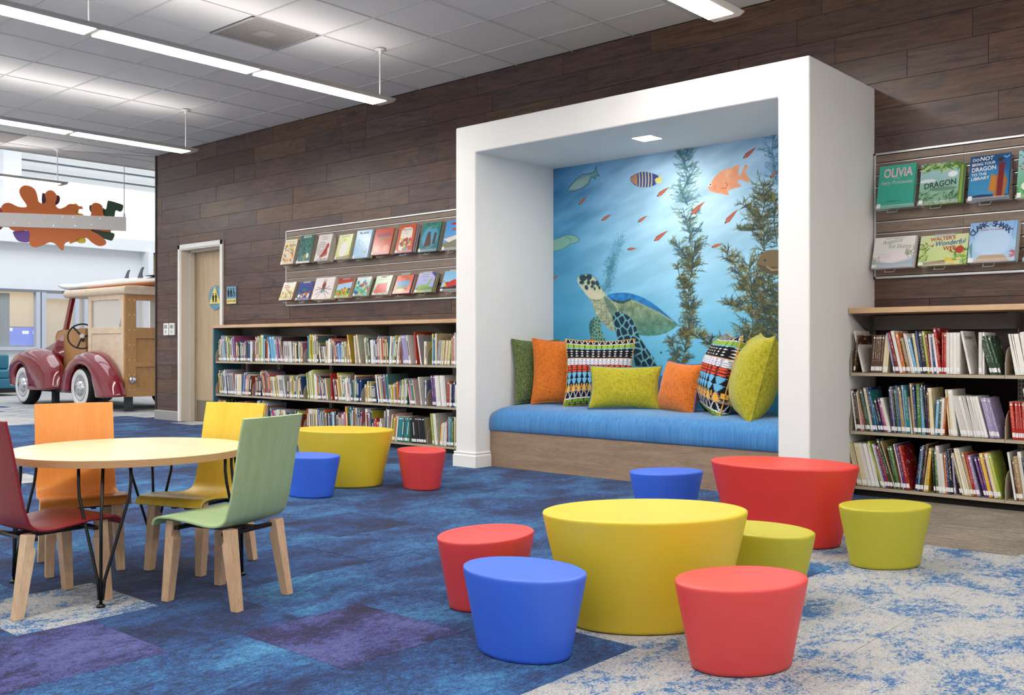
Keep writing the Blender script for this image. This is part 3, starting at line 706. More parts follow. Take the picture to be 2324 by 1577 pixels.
# ------------------------------------------------------------------ pillows
def weave(name, a, b, dots=None, scale=1.0):
    t = NT(name); p = t.pos((1, 1, 1), src='Object')
    u = t.noise(t.pos((220*scale, 30*scale, 30*scale), src='Object'), 1.0, 2, 0.6); v = t.noise(t.pos((30*scale, 30*scale, 220*scale), src='Object'), 1.0, 2, 0.6)
    w = t.math('MULTIPLY', t.math('ADD', u, v), 0.5); c = t.ramp(w, [(0.36, a), (0.60, b)])
    if dots:
        vo = t.n('ShaderNodeTexVoronoi'); vo.inputs['Scale'].default_value = 120.0; t.l(p, vo.inputs['Vector'])
        c = t.mix(c, dots, t.ramp(vo.outputs['Distance'], [(0.30, (1, 1, 1, 1)), (0.42, (0, 0, 0, 1))]))
    t.bump(w, 0.25, 0.002); return t.fin(c, 0.9, 0.15, Sheen_Weight=0.25)
def stripes(u, v):
    """banded geometric print; u across 0..1, v up 0..1 -> colours"""
    out = np.ones(u.shape+(3,))*hx('#1b191c'); N = 12.0
    cu = (u*N) % 1.0-0.5
    def band(lo, hi): return (v >= lo) & (v < hi)
    def loc(lo, hi): return (v-lo)/(hi-lo)
    W, K = hx('#e9e8ee'), hx('#1b191c')
    def drops(lo, hi, fill, ring, flip=False):
        b = band(lo, hi); t_ = loc(lo, hi); t_ = 1-t_ if flip else t_
        wd = 0.46*np.sqrt(np.clip(1-t_, 0, 1))*np.clip(t_*9, 0, 1)**0.5
        ins = b & (np.abs(cu) < wd); out[ins] = fill
        if ring is not None: out[b & (np.abs(np.abs(cu)-wd) < 0.055)] = ring
    def circles(lo, hi, rows, bg, fg, edge=None, n=N, r=0.46):
        b = band(lo, hi); c = (u*n) % 1.0-0.5; w_ = (loc(lo, hi)*rows) % 1.0-0.5; d = np.hypot(c, w_)
        out[b] = bg; out[b & (d < r)] = fg
        if edge is not None: out[b & (np.abs(d-r) < 0.07)] = edge
    circles(0.0, 0.045, 1, K, hx('#7f9a3a'))
    out[band(0.045, 0.09)] = hx('#86a040'); out[band(0.045, 0.09) & (np.abs(cu) < 0.06)] = K
    out[band(0.09, 0.105)] = W
    drops(0.105, 0.20, K, W)
    out[band(0.20, 0.225)] = hx('#8d8a99'); drops(0.20, 0.31, hx('#e6b04a'), hx('#6f6a78'))
    out[band(0.255, 0.31) & (np.abs(cu) > 0.4)] = hx('#e6b04a')
    drops(0.31, 0.40, hx('#6db3dc'), None, True); drops(0.40, 0.49, hx('#6db3dc'), None, True)
    circles(0.49, 0.60, 3, hx('#9c3227'), hx('#e0573f'), K)
    circles(0.60, 0.70, 4, W, W, hx('#6a6a8a'), 16.0, 0.5)
    circles(0.70, 0.85, 4, W, K, None, N, 0.53)
    out[band(0.70, 0.708)] = hx('#d9a35a')
    out[band(0.85, 0.865)] = hx('#5fb0d8')
    b = band(0.865, 0.92); out[b] = hx('#8fae45'); out[b & (np.abs(cu) < 0.06)] = K
    out[band(0.92, 0.932)] = W
    drops(0.932, 1.01, K, W)
    return out
m_band = printed('banded_print', 0.85, 0.35, 0.15)
m_yarn = M('multicolour_cord', '#c79a4a', 0.8, 0.2, var=0.6, vscale=60)
def pillow(name, label, w, h, t, mat, loc, rot, pipe=None, pat=False, ear=0.09, back=0.4, group='pillows on the bench'):
    """square cushion, local x across, z up (centre at origin), thickness along y"""
    n = 150 if pat else 36
    s_ = np.linspace(-1, 1, n); U, V = np.meshgrid(s_, -s_)
    top = thing(name, label, 'pillow', loc, 0, group); top.rotation_euler = rot
    def xy(U, V):
        fx = 1-ear*(1-V**2)*1.0; fy = 1-ear*(1-U**2)*1.0
        return U*fx*w/2, V*fy*h/2
    X, Z = xy(U, V)
    T = t/2*np.clip((1-np.abs(U)**2.8)*(1-np.abs(V)**2.8), 0, 1)**0.56
    wr = vnoise((n, n), n/7, 3, sum(map(ord, label)) % 997)-0.5; T = T*(1+0.10*wr)
    cols = None
    if pat: cols = stripes((U+1)/2, (V+1)/2)
    for sgn, nm in ((-1, 'front_panel'), (1, 'back_panel')):
        co = np.stack([X, sgn*T*(back if sgn > 0 else 1.0), Z], -1)
        if sgn > 0: co = co[:, ::-1]; cc = cols[:, ::-1] if cols is not None else None
        else: cc = cols
        me = grid_mesh(nm, co, n, n, cc, m_band if pat else mat, smooth=True)
        link(nm, me, top)
    e = np.linspace(-1, 1, 15)[:-1]; loop = [(x, -1) for x in e]+[(1, y) for y in e]+[(-x, 1) for x in e]+[(-1, -y) for y in e]
    P = []
    for a, b in loop:
        x, z_ = xy(np.array(a), np.array(b)); P.append((float(x), 0.0, float(z_)))
    P.append(P[0])
    build('piping', MB().tube(P, 0.0052, 6, False), pipe or mat, top, smooth=True)
    return top
m_olive = weave('green_fabric', '#4d5c36', '#7c8a50', '#27342c')
m_orange = weave('orange_fabric', '#b5561c', '#dd7d2e')
m_lime = weave('lime_fabric', '#8f8a1c', '#bdb433')
m_bluef = weave('blue_fabric', '#234a82', '#2f62a4')
m_pblue = M('blue_piping', '#46708c', 0.8, 0.2); m_purp = M('violet_piping', '#4f5a9a', 0.8, 0.2)
BZ = 0.486
R_ = math.radians
# each: centre found from the outline in the photograph; rot = (lean back, roll, turn)
def put(name, label, cxp, cyp, Y, w, h, t, mat, turn, lean, roll=0, **k):
    p = at_y(cxp, cyp, Y); pillow(name, label, w, h, t, mat, p, (R_(lean), R_(roll), R_(turn)), **k)
put('throw_pillow', 'dark green speckled pillow leaning on the left wall of the niche', 1220, 842, 6.19, 0.48, 0.53, 0.13, m_olive, 76, -6, 0)
put('throw_pillow', 'tall orange pillow between the green pillow and the patterned one', 1277, 843, 6.17, 0.50, 0.53, 0.15, m_orange, 40, -9, 1)
put('throw_pillow', 'square banded pattern pillow standing behind the lime lumbar pillow', 1360, 846, 6.18, 0.55, 0.54, 0.17, m_band, 30, -11, 0, pat=True, pipe=m_yarn)
put('lumbar_pillow', 'oblong lime pillow with blue piping in front of patterned pillow', 1418, 879, 6.03, 0.545, 0.33, 0.17, m_lime, 28, -14, 0, pipe=m_pblue)
put('throw_pillow', 'dark blue pillow half hidden behind the small orange pillow', 1535, 893, 6.36, 0.36, 0.27, 0.12, m_bluef, 5, -14)
put('throw_pillow', 'small orange pillow with violet piping right of the lime lumbar pillow', 1544, 881, 6.13, 0.42, 0.39, 0.20, m_orange, -20, -13, 3, pipe=m_purp, back=0.9)
put('throw_pillow', 'banded pattern pillow turned edge-on beside the small orange pillow', 1641, 852, 6.14, 0.54, 0.60, 0.31, m_band, -50, -15, 3, pat=True, pipe=m_yarn, back=1.0)
put('throw_pillow', 'big lime pillow turned edge-on at the right end of bench', 1714, 857, 6.02, 0.54, 0.60, 0.31, m_lime, -53, -15, 3, back=1.0)
put('throw_pillow', 'dark green pillow mostly hidden behind the right niche wall', 1800, 866, 6.22, 0.46, 0.48, 0.14, m_olive, -60, -8, 4)

# ================================================================== oval stools and tables
def plastic(name, col): return M(name, col, 0.45, 0.6, var=0.03, vscale=3, bump=0.05, bscale=350)
PL = {'red': plastic('red_plastic', '#df4644'), 'coral': plastic('coral_plastic', '#de4342'), 'blue': plastic('blue_plastic', '#3a6ade'), 'yellow': plastic('yellow_plastic', '#dabf2c'), 'lime': plastic('lime_plastic', '#b8b02a'), 'scarlet': plastic('scarlet_plastic', '#d8352a')}
def oval(name, label, cat, X0, Y0, q, col, a, b, h, s=0.765, group=None):
    prof = [(0.0, 0.004), (s*0.93, 0.0), (s*0.985, 0.004), (s, 0.014)]
    for k in range(1, 6): u = k/6; prof.append((s+(1-s)*u-0.004*math.sin(u*math.pi), 0.014+(h-0.03)*u))
    prof += [(0.996, h-0.014), (1.0, h-0.008), (0.994, h-0.003), (0.975, h-0.0005), (0.9, h-0.002), (0.6, h-0.006), (0.25, h-0.0075), (0.0, h-0.0078)]
    m = MB().lathe(prof[1:-1], 64, (0, 0, 0), 'z', a, b)
    o = build(name, m, PL[col], None, smooth=True, loc=(X0, Y0, 0.0026), rot=(0, 0, q))
    return tag(o, label, cat, group)
sm_, bg_ = (0.211, 0.153, 0.26), (0.36, 0.25, 0.383)
gs, gt = 'low oval stools on the carpet', 'big oval tables on the carpet'
oval('oval_stool', 'blue oval stool in front of the big yellow table', 'stool', -1.988, 2.306, 0.07, 'blue', *sm_, group=gs)
oval('oval_stool', 'coral red oval stool behind the front blue stool', 'stool', -2.471, 2.654, -1.52, 'coral', *sm_, group=gs)
oval('oval_stool', 'coral red oval stool nearest the camera, on the pale carpet', 'stool', -1.421, 2.643, 1.099, 'red', *sm_, group=gs)
oval('oval_table', 'big yellow oval table in the middle of the stools', 'table', -1.903, 2.853, 0.87, 'yellow', *bg_, group=gt)
oval('oval_stool', 'lime oval stool squeezed between the yellow and the red table', 'stool', -1.755, 3.408, -0.024, 'lime', *sm_, group=gs)
oval('oval_stool', 'lime oval stool standing alone before the right bookcase', 'stool', -1.607, 4.274, 1.05, 'lime', *sm_, group=gs)
oval('oval_table', 'big red oval table in front of the niche', 'table', -2.176, 4.463, 0.12, 'scarlet', *bg_, group=gt)
oval('oval_stool', 'blue oval stool in front of the bench, behind the yellow table', 'stool', -2.958, 4.643, 1.003, 'blue', *sm_, group=gs)
oval('oval_stool', 'small red oval stool by the left bookcase', 'stool', -4.811, 4.528, -0.35, 'coral', *sm_, group=gs)
oval('oval_table', 'yellow oval table in front of the left bookcase', 'table', -5.337, 4.29, 0.384, 'yellow', *bg_, group=gt)
oval('oval_stool', 'blue oval stool next to the green chair', 'stool', -5.091, 3.824, 0.162, 'blue', *sm_, group=gs)

# ================================================================== round table with hairpin legs
m_maple = light_wood('maple_top', '#e2c49a', '#ecd3ae', (1.2, 9, 1), 0.32, 'Object', 0, 0.08)
t = NT('plywood_edge'); lay = t.n('ShaderNodeTexWave'); lay.bands_direction = 'Z'; lay.inputs['Scale'].default_value = 62.0; lay.inputs['Distortion'].default_value = 0.6; lay.inputs['Detail'].default_value = 2.0
t.l(t.pos(src='Object'), lay.inputs['Vector']); m_ply = t.fin(t.ramp(lay.outputs['Fac'], [(0.2, '#a97b52'), (0.8, '#d3ab80')]), 0.5, 0.3)
TC = (-3.82, 1.965); TR_, TH = 0.462, 0.538
table = thing('round_table', 'round maple table with plywood edge and black hairpin legs', 'table', (TC[0], TC[1], 0))
build('tabletop', MB().lathe([(0.0, TH-0.0275), (TR_-0.001, TH-0.0275), (TR_, TH-0.001), (TR_-0.0015, TH), (0.0, TH)][1:-1], 96), [m_maple], table)
build('plywood_edge', MB().lathe([(TR_-0.012, TH-0.029), (TR_+0.0005, TH-0.0285), (TR_+0.0008, TH-0.0015), (TR_-0.004, TH-0.0010)], 96), m_ply, table, smooth=False)
for k in range(4):
    a = R_(-40+90*k); c, s = math.cos(a), math.sin(a)
    def L(rad, tan, z_): return (c*rad-s*tan, s*rad+c*tan, z_)
    mb = MB(); ft = 0.445
    mb.tube([L(ft, 0, 0.012), L(ft-0.002, 0, 0.3), L(ft-0.03, 0, TH-0.028)], 0.0062, 8)
    for sg in (-1, 1):
        mb.tube([L(ft, sg*0.006, 0.03), L(ft-0.004, sg*0.012, 0.10), L(ft-0.05, sg*0.088, TH-0.14), L(ft-0.055, sg*0.092, TH-0.09), L(ft-0.055, sg*0.092, TH-0.028)], 0.0062, 8)
    leg = build('leg', mb, m_black, table, smooth=True)
    build('glide', MB().lathe([(0.010, 0.003), (0.016, 0.004), (0.016, 0.010), (0.008, 0.016)], 14, L(ft, 0, 0)), m_black, leg, smooth=True)
build('mount_ring', MB().lathe([(0.30, TH-0.034), (0.30, TH-0.029), (0.335, TH-0.029), (0.335, TH-0.034)], 40), m_black, table)

# ================================================================== moulded plywood chairs
CH = [(-0.226, 0.694), (-0.205, 0.60), (-0.187, 0.505), (-0.171, 0.42), (-0.157, 0.365), (-0.138, 0.325), (-0.100, 0.300), (-0.045, 0.296), (0.035, 0.308), (0.120, 0.320), (0.175, 0.320), (0.203, 0.308), (0.215, 0.286)]
m_mapleleg = light_wood('maple_leg', '#cda57f', '#e2c29d', (5, 5, 1.2), 0.5, 'Object', 3, 0.15)
def stain(name, a, b): return light_wood(name, a, b, (2, 7, 1.2), 0.38, 'Object', 2, 0.05)
CM = {'red': stain('red_stain', '#7a1220', '#8c1828'), 'orange': stain('orange_stain', '#e08a3c', '#e8964a'), 'yellow': stain('yellow_stain', '#e6bf36', '#efcc4c'), 'green': stain('green_stain', '#9ab586', '#abc394')}
def chair(label, col, x, y, ang):
    """faces local +x"""
    t = thing('plywood_chair', label, 'chair', (x, y, 0.0026), R_(ang), 'children\'s chairs round the maple table')
    S = smooth_open([Vector((u, 0, z_)) for u, z_ in CH], 5); th = 0.0095; mb = MB(); rings = []
    for i, p in enumerate(S):
        d = (S[min(i+1, len(S)-1)]-S[max(i-1, 0)]).normalized(); nrm = Vector((-d.z, 0, d.x))
        f = i/(len(S)-1); w = 0.163 if f < 0.45 else 0.163+0.012*min(1, (f-0.45)/0.35)
        ring = []
        for sd in (0, 1):
            ks = range(-6, 7) if sd == 0 else range(6, -7, -1)
            for k in ks:
                v = k/6*w; dish = 0.012*(k/6)**2*(1 if f < 0.62 else max(0.0, 1-(f-0.62)*6))
                q = p+nrm*(0.0 if sd == 0 else -th); ring.append((q.x+dish*max(0.0, min(1.0, (0.5-f)*8)), v, q.z+dish*0.6*max(0.0, min(1.0, (f-0.38)*8))))
        rings.append(ring)
    mb.loft(rings, True, True); build('seat_shell', mb, CM[col], t, bevel=0.0025, seg=2, angle=50)
    # legs: tapered, splayed, with a notch inside
    for fx, fy, top_x, sgn in ((0.168, 0.138, 0.142, 1), (0.168, -0.138, 0.142, 1), (-0.168, 0.138, -0.118, -1), (-0.168, -0.138, -0.118, -1)):
        zt = 0.304 if sgn > 0 else 0.288; sy = 1 if fy > 0 else -1
        def sec(z_, cut=0.0):
            u = z_/zt; cx = fx+(top_x-fx)*u; cy = fy+sy*(-0.012*u); hx_ = 0.0165+0.0065*u; hy_ = 0.0165+0.0065*u
            xo, xi = cx+sgn*hx_, cx-sgn*(hx_-cut); yo, yi = cy+sy*hy_, cy-sy*(hy_-cut*0.0)
            pts = [(xo, yo, z_), (xi, yo, z_), (xi, yi, z_), (xo, yi, z_)]
            return pts
        build('leg', MB().loft([sec(0.0), sec(0.23), sec(0.238, 0.004), sec(0.246, 0.012), sec(zt-0.01, 0.012), sec(zt, 0.012)], True, True), m_mapleleg, t, bevel=0.0025)
    for fx in (0.128, -0.108):
        build('under_frame', MB().box(fx-0.014, fx+0.014, -0.14, 0.14, 0.268 if fx > 0 else 0.262, 0.282 if fx > 0 else 0.276), m_black, t, bevel=0.003)
    build('frame_bar', MB().box(-0.12, 0.14, -0.045, -0.025, 0.262, 0.276).box(-0.12, 0.14, 0.025, 0.045, 0.262, 0.276), m_black, t)
    return t
chair('pale green plywood chair with maple legs, nearest to the stools', 'green', -3.256, 2.064, 195.2)
chair('dark red plywood chair at the left edge, its back turned sideways', 'red', -3.69, 1.565, 95)
chair('orange plywood chair behind the round table, facing the camera', 'orange', -4.208, 1.94, -18)
chair('yellow plywood chair behind the round table, beside the green chair', 'yellow', -3.83, 2.30, -72)

# ================================================================== bookcases
m_beigem = M('beige_steel', '#a59883', 0.45, 0.4, var=0.02)
m_shelfm = M('beige_shelf_steel', '#b3a68f', 0.42, 0.4)
m_tealp = M('teal_laminate', '#3f6d78', 0.5, 0.4, var=0.06)
m_cap = light_wood('bookcase_maple', '#c79f78', '#d9b58e', (1, 6, 6), 0.4, 'Object', 0, 0.1)
m_kick = M('black_kick', '#15130f', 0.6, 0.3)
m_strip = M('slotted_post', '#8d8576', 0.4, 0.5)
SHELF_Z = (0.787, 0.415, 0.066)
FY = 6.135                                                        # front edge of the shelves
def bookcase(label, x0, x1, divs, end_left):
    t = thing('bookcase', label, 'bookcase', (x0, FY, 0))
    W = x1-x0
    build('top_board', MB().box(0.0 if end_left else 0.0, W, -0.02, 0.40, 1.163, 1.197), m_cap, t, bevel=0.002)
    if end_left: build('end_panel', MB().box(0.0, 0.025, -0.018, 0.40, 0.0, 1.163), m_tealp, t, bevel=0.002)
    build('kick_plate', MB().box(0.03, W, 0.035, 0.05, 0.0, 0.042), m_kick, t)
    xs = [0.03 if end_left else 0.004]+[d-x0 for d in divs]+[W]
    for a, b in zip(xs[:-1], xs[1:]):
        if b-a < 0.05: continue
        for z_ in SHELF_Z:
            sh = build('shelf', MB().box(a+0.002, b-0.002, 0.0, 0.30, z_-0.004, z_).box(a+0.002, b-0.002, 0.0, 0.012, z_-0.022, z_), m_shelfm, t, bevel=0.0015)
            # rounded steel bracket at the left end of the shelf
            bp = rounded([(0.0, z_-0.03), (0.29, z_-0.05), (0.29, z_+0.16), (0.02, z_+0.155), (0.0, z_+0.12)], 0.02, 3)
            bp = [(0.002, z_-0.022), (0.29, z_-0.022), (0.29, z_+0.165)]+[(0.10-0.098*math.sin(k*math.pi/12), z_+0.075+0.09*math.cos(k*math.pi/12)) for k in range(7)]
            build('shelf_bracket', MB().prism(bp, 'x', a+0.001, a+0.005), m_beigem, t, bevel=0.001)
            if z_ > 0.02: build('bracket_lip', MB().tube([(a+0.003, 0.004, z_-0.022), (a+0.003, 0.002, z_+0.075)], 0.0042, 6), m_beigem, t)
        build('header_rail', MB().box(a+0.03, b-0.02, 0.33, 0.345, 1.06, 1.155), M('header_steel', '#6d675b', 0.45, 0.4), t)
        br = [(0.0, 1.155), (0.34, 1.155), (0.34, 1.04), (0.30, 1.04)]
        build('canopy_bracket', MB().prism(br, 'x', a+0.012, a+0.016), MATS['header_steel'], t)
        up = build('upright', MB().box(a-0.018, a+0.022, 0.345, 0.375, 0.05, 1.16), m_strip, t)
        if a > 0.05:
            sl = MB(); z_ = 0.2
            while z_ < 1.15:
                for dx in (-0.009, 0.009): sl.box(a+0.002+dx-0.003, a+0.002+dx+0.003, 0.3445, 0.3455, z_, z_+0.014)
                z_ += 0.0254
            o = build('slots', sl, m_kick, up); o['kind'] = 'stuff'
    return t
bookcase('long low bookcase full of picture books left of the niche', -9.965, -5.512, (-9.21, -8.285, -7.37, -6.447), True)
bookcase('low bookcase full of picture books right of the niche', -2.532, -0.70, (-1.614,), False)

# ------------------------------------------------------------------ books standing on the shelves
t = NT('book_cover'); tc = t.n('ShaderNodeTexCoord'); oi = t.n('ShaderNodeObjectInfo'); sx = t.n('ShaderNodeSeparateXYZ'); t.l(tc.outputs['Normal'], sx.inputs[0])
gx = t.n('ShaderNodeSeparateXYZ'); t.l(tc.outputs['Generated'], gx.inputs[0])
paper = t.math('MAXIMUM', t.math('GREATER_THAN', sx.outputs[2], 0.5), t.math('GREATER_THAN', sx.outputs[1], 0.5))
side = t.math('GREATER_THAN', t.math('ABSOLUTE', sx.outputs[0]), 0.5)
hs = t.n('ShaderNodeHueSaturation'); t.l(oi.outputs['Color'], hs.inputs['Color'])
t.l(t.math('ADD', 0.25, t.math('MULTIPLY', t.noise(t.pos((2, 3, 4), 33, 'Generated'), 1.3, 2), 0.5)), hs.inputs['Hue']); hs.inputs['Value'].default_value = 0.9
art = t.mix(oi.outputs['Color'], hs.outputs[0], t.ramp(t.noise(t.pos((2, 3, 4), 50, 'Generated'), 1.2, 3), [(0.48, (0, 0, 0, 1)), (0.56, (1, 1, 1, 1))]))
art = t.mix(art, '#e8e0cc', t.ramp(t.noise(t.pos((2, 4, 6), 71, 'Generated'), 1.5, 2), [(0.62, (0, 0, 0, 1)), (0.66, (0.8, 0.8, 0.8, 1))]))
lt = t.noise(t.pos((3, 1, 46), 20, 'Generated'), 1.6, 2, 0.5)       # lettering running up the spine
midx = t.math('LESS_THAN', t.math('ABSOLUTE', t.math('SUBTRACT', gx.outputs[0], 0.5)), 0.24)
spn = t.math('MULTIPLY', t.math('GREATER_THAN', lt, 0.56), t.math('MULTIPLY', midx, t.math('GREATER_THAN', gx.outputs[2], 0.3)))
inv = t.ramp(t.noise(t.pos((0, 0, 0), 13, 'Generated'), 3.0, 0), [(0.48, '#f2ecdc'), (0.52, '#1c1a20')], 'CONSTANT')
cc = t.mix(oi.outputs['Color'], inv, t.math('MULTIPLY', spn, 0.75))
cc = t.mix(cc, art, side); cc = t.mix(cc, '#d9cfbb', paper)
m_book = t.fin(cc, 0.32, 0.5)
m_label = M('spine_label_paper', '#f1f0ee', 0.5, 0.3)
unit_book = MB().box(0, 1, 0, 1, 0, 1).mesh('book', m_book)
unit_spl = MB().box(0.0, 1.0, -0.004, 0.05, 0.0, 1.0).mesh('spine_label', m_label)
PALETTE = [('white', '#e4e0da'), ('white', '#d9d6d2'), ('cream', '#d8c8a0'), ('red', '#b3261f'), ('red', '#8e1c22'), ('blue', '#2a5a9c'), ('blue', '#1f3f78'), ('sky blue', '#6aa6cc'), ('green', '#4f7a3c'), ('dark green', '#23452f'), ('yellow', '#d9ac2c'), ('orange', '#cc6a26'), ('purple', '#5a3274'), ('pink', '#c65f86'), ('black', '#1c1b20'), ('navy', '#182345'), ('brown', '#5b3c28'), ('teal', '#2a7d82'), ('grey', '#8d8d92'), ('lime', '#a4b440'), ('tan', '#b09064'), ('lavender', '#9a8fb8')]
def ordn(n): return '%d%s' % (n, 'th' if 10 <= n % 100 <= 20 else {1: 'st', 2: 'nd', 3: 'rd'}.get(n % 10, 'th'))
def fill_row(x0, x1, seed, pitch, lean=(0.02, 0.32), hmin=0.19, hmax=0.305, gaps=0.05, keep=(), left=0.62):
    """positions of a row of books: (x, thickness, height, depth, angle, zlift, palette index)"""
    r = random.Random(seed); out = []; x = x0; ap = 0.0
    while x < x1-0.02:
        n = r.randint(4, 10); lf = r.random() < left
        a = -r.uniform(*lean) if lf else (0.0 if r.random() < 0.7 else r.uniform(0.02, 0.14))
        hb = r.uniform(hmin, hmax); same = r.random() < 0.22; ci = r.randrange(len(PALETTE))
        if a < ap: x += hb*(math.sin(-a)-max(0.0, math.sin(-ap)))*0.55         # the first of the group leans on its neighbour
        elif r.random() < gaps*4: x += r.uniform(0.004, 0.022)
        for k in range(n):
            th = max(0.0055, r.gauss(pitch, pitch*0.32)); h = hb+r.uniform(-0.03, 0.02) if not same else hb
            h = min(hmax+0.015, max(hmin-0.02, h)); ci = ci if same else r.randrange(len(PALETTE))
            if r.random() < 0.15: ci = r.choice((0, 1, 2))
            aa = a+r.gauss(0, 0.012) if a else 0.0
            adv = th/max(0.6, math.cos(aa))+0.0008
            for k0, k1 in keep:
                if x+adv+0.012 > k0 and x < k1: x = k1
            if x+adv > x1: return out
            out.append((x, th, h, h*r.uniform(0.72, 0.95), aa, th*math.sin(aa) if aa > 0 else 0.0, ci, r.random()))
            x += adv
        ap = a
        if a > 0.05: x += hb*math.sin(a)*0.75
    return out
def stand_book(b, z_, label, group):
    x, th, h, dp, a, dz, ci, rr = b
    nm, colr = PALETTE[ci]; c = C(colr); v = 0.8+0.4*rr
    o = link('book', unit_book, None, (x, FY+0.006+0.012*rr, z_+0.0006+dz), (0, a, 0), (th, min(0.27, dp), h))
    o.color = (min(1, c[0]*v), min(1, c[1]*v), min(1, c[2]*v), 1)
    link('spine_label', unit_spl, o, (0.04, 0, 0.012/h), None, (0.92, 1.0, 0.026/h))
    if rr > 0.25: link('top_label', unit_spl, o, (0.2, 0, 1-0.022/h), None, (0.6, 1.0, 0.010/h))
    return tag(o, label % nm, 'book', group)
NAMES = ('top', 'middle', 'bottom')
# books whose front covers show between their neighbours, with the words on them
KEEP = {}
def title_book(case, k, xpx, w, h, dp, col, ang, texts, label):
    z_ = SHELF_Z[k]; x = at_y(xpx, 800, FY+0.01).x
    KEEP.setdefault((case, k), []); KEEP[(case, k)].append((x-0.03, x+w+0.04))
    t = thing('book', label, 'book', (x, FY+0.012, z_+0.0006), 0, 'books in the right bookcase' if case == 'R' else 'books in the left bookcase'); t.rotation_euler = (0, ang, 0)
    build('cover', MB().box(0, w, 0, dp, 0, h), M('cover_'+col[1:], col, 0.35, 0.5, var=0.15, vscale=12), t)
    build('pages', MB().box(0.0015, w-0.0015, 0.002, dp+0.0004, 0.002, h+0.0004), m_pages0, t)
    build('spine_label', MB().box(0.0005, w-0.0005, -0.0008, 0.01, 0.012, 0.038), m_label, t)
    for s, size, u, v, c in texts: link('lettering', text_mesh(s, M('title_'+c[1:], c, 0.4), size*h, 'LEFT', 0.01), t, (w+0.0007, u*dp, v*h), (math.pi/2, 0, math.pi/2))
m_pages0 = M('book_pages', '#d6ccb8', 0.7, 0.2)
title_book('L', 2, 527, 0.016, 0.30, 0.26, '#1b1c1a', -0.05, [('RULES OF THE', 0.12, 0.12, 0.86, '#b9b98a')], 'black book with pale title words at the left end of the bottom shelf')
title_book('L', 0, 806, 0.016, 0.27, 0.24, '#e3dcc8', -0.10, [("I'm the", 0.16, 0.1, 0.82, '#23345c'), ('BEST', 0.2, 0.15, 0.6, '#b8442c')], 'cream book with blue title words on the top shelf of left bookcase')
title_book('L', 1, 752, 0.014, 0.27, 0.24, '#a3201f', -0.08, [('STREET', 0.17, 0.08, 0.72, '#e6dfd2')], 'red book with big white letters on the middle shelf of left bookcase')
title_book('L', 0, 944, 0.014, 0.30, 0.25, '#a8351f', -0.10, [('STORIE', 0.10, 0.08, 0.9, '#e6c49a'), ('JO', 0.22, 0.3, 0.6, '#3a2a24'), ('W', 0.2, 0.12, 0.36, '#3a2a24')], 'rust red book with dark letters on the top shelf beside the niche')
title_book('L', 1, 955, 0.014, 0.26, 0.24, '#d9d4cc', -0.16, [('Sofie', 0.2, 0.2, 0.72, '#3a4a6a')], 'speckled white book with blue script title on the middle shelf beside niche')
title_book('R', 0, 1957, 0.012, 0.27, 0.23, '#e2d8cf', -0.22, [("Santa's", 0.14, 0.12, 0.88, '#a82c2a')], 'white book with red title words near the niche on the right top shelf')
title_book('R', 0, 2200, 0.012, 0.26, 0.23, '#e6e2da', -0.20, [('THE', 0.07, 0.06, 0.93, '#2f4a6a'), ('FISHERMAN', 0.11, 0.06, 0.84, '#2a5a5a')], 'white book with dark green title word on the right top shelf')
for k, z_ in enumerate(SHELF_Z):                                    # right-hand bookcase
    n = 0
    for s0, s1, sd in ((-2.520, -1.622, 101+k), (-1.585, -1.27, 131+k)):
        for b in fill_row(s0, s1, sd, 0.0135, (0.05, 0.30), 0.2, 0.30, 0.12, KEEP.get(('R', k), ()), 0.8):
            n += 1; stand_book(b, z_, '%%s picture book, %s from the niche on the %s shelf of the right bookcase' % (ordn(n), NAMES[k]), 'books in the right bookcase')
rest = []
for k, z_ in enumerate(SHELF_Z):                                    # left-hand bookcase: the nearest part book by book
    rows = []
    for s0, s1, sd in ((-6.437, -5.53, 201+k), (-7.36, -6.457, 221+k), (-8.275, -7.38, 241+k), (-9.20, -8.295, 261+k), (-9.925, -9.22, 281+k)):
        rows.append((s0, fill_row(s0+0.035, s1, sd, 0.0175, (0.02, 0.22), 0.19, 0.29, 0.05, KEEP.get(('L', k), ()))))
    n = 0
    for s0, row in rows:
        for b in reversed(row):
            if s0 > -6.5:
                n += 1; stand_book(b, z_, '%%s picture book, %s from the niche on the %s shelf of the left bookcase' % (ordn(n), NAMES[k]), 'books in the left bookcase')
            else: rest.append((b, z_))
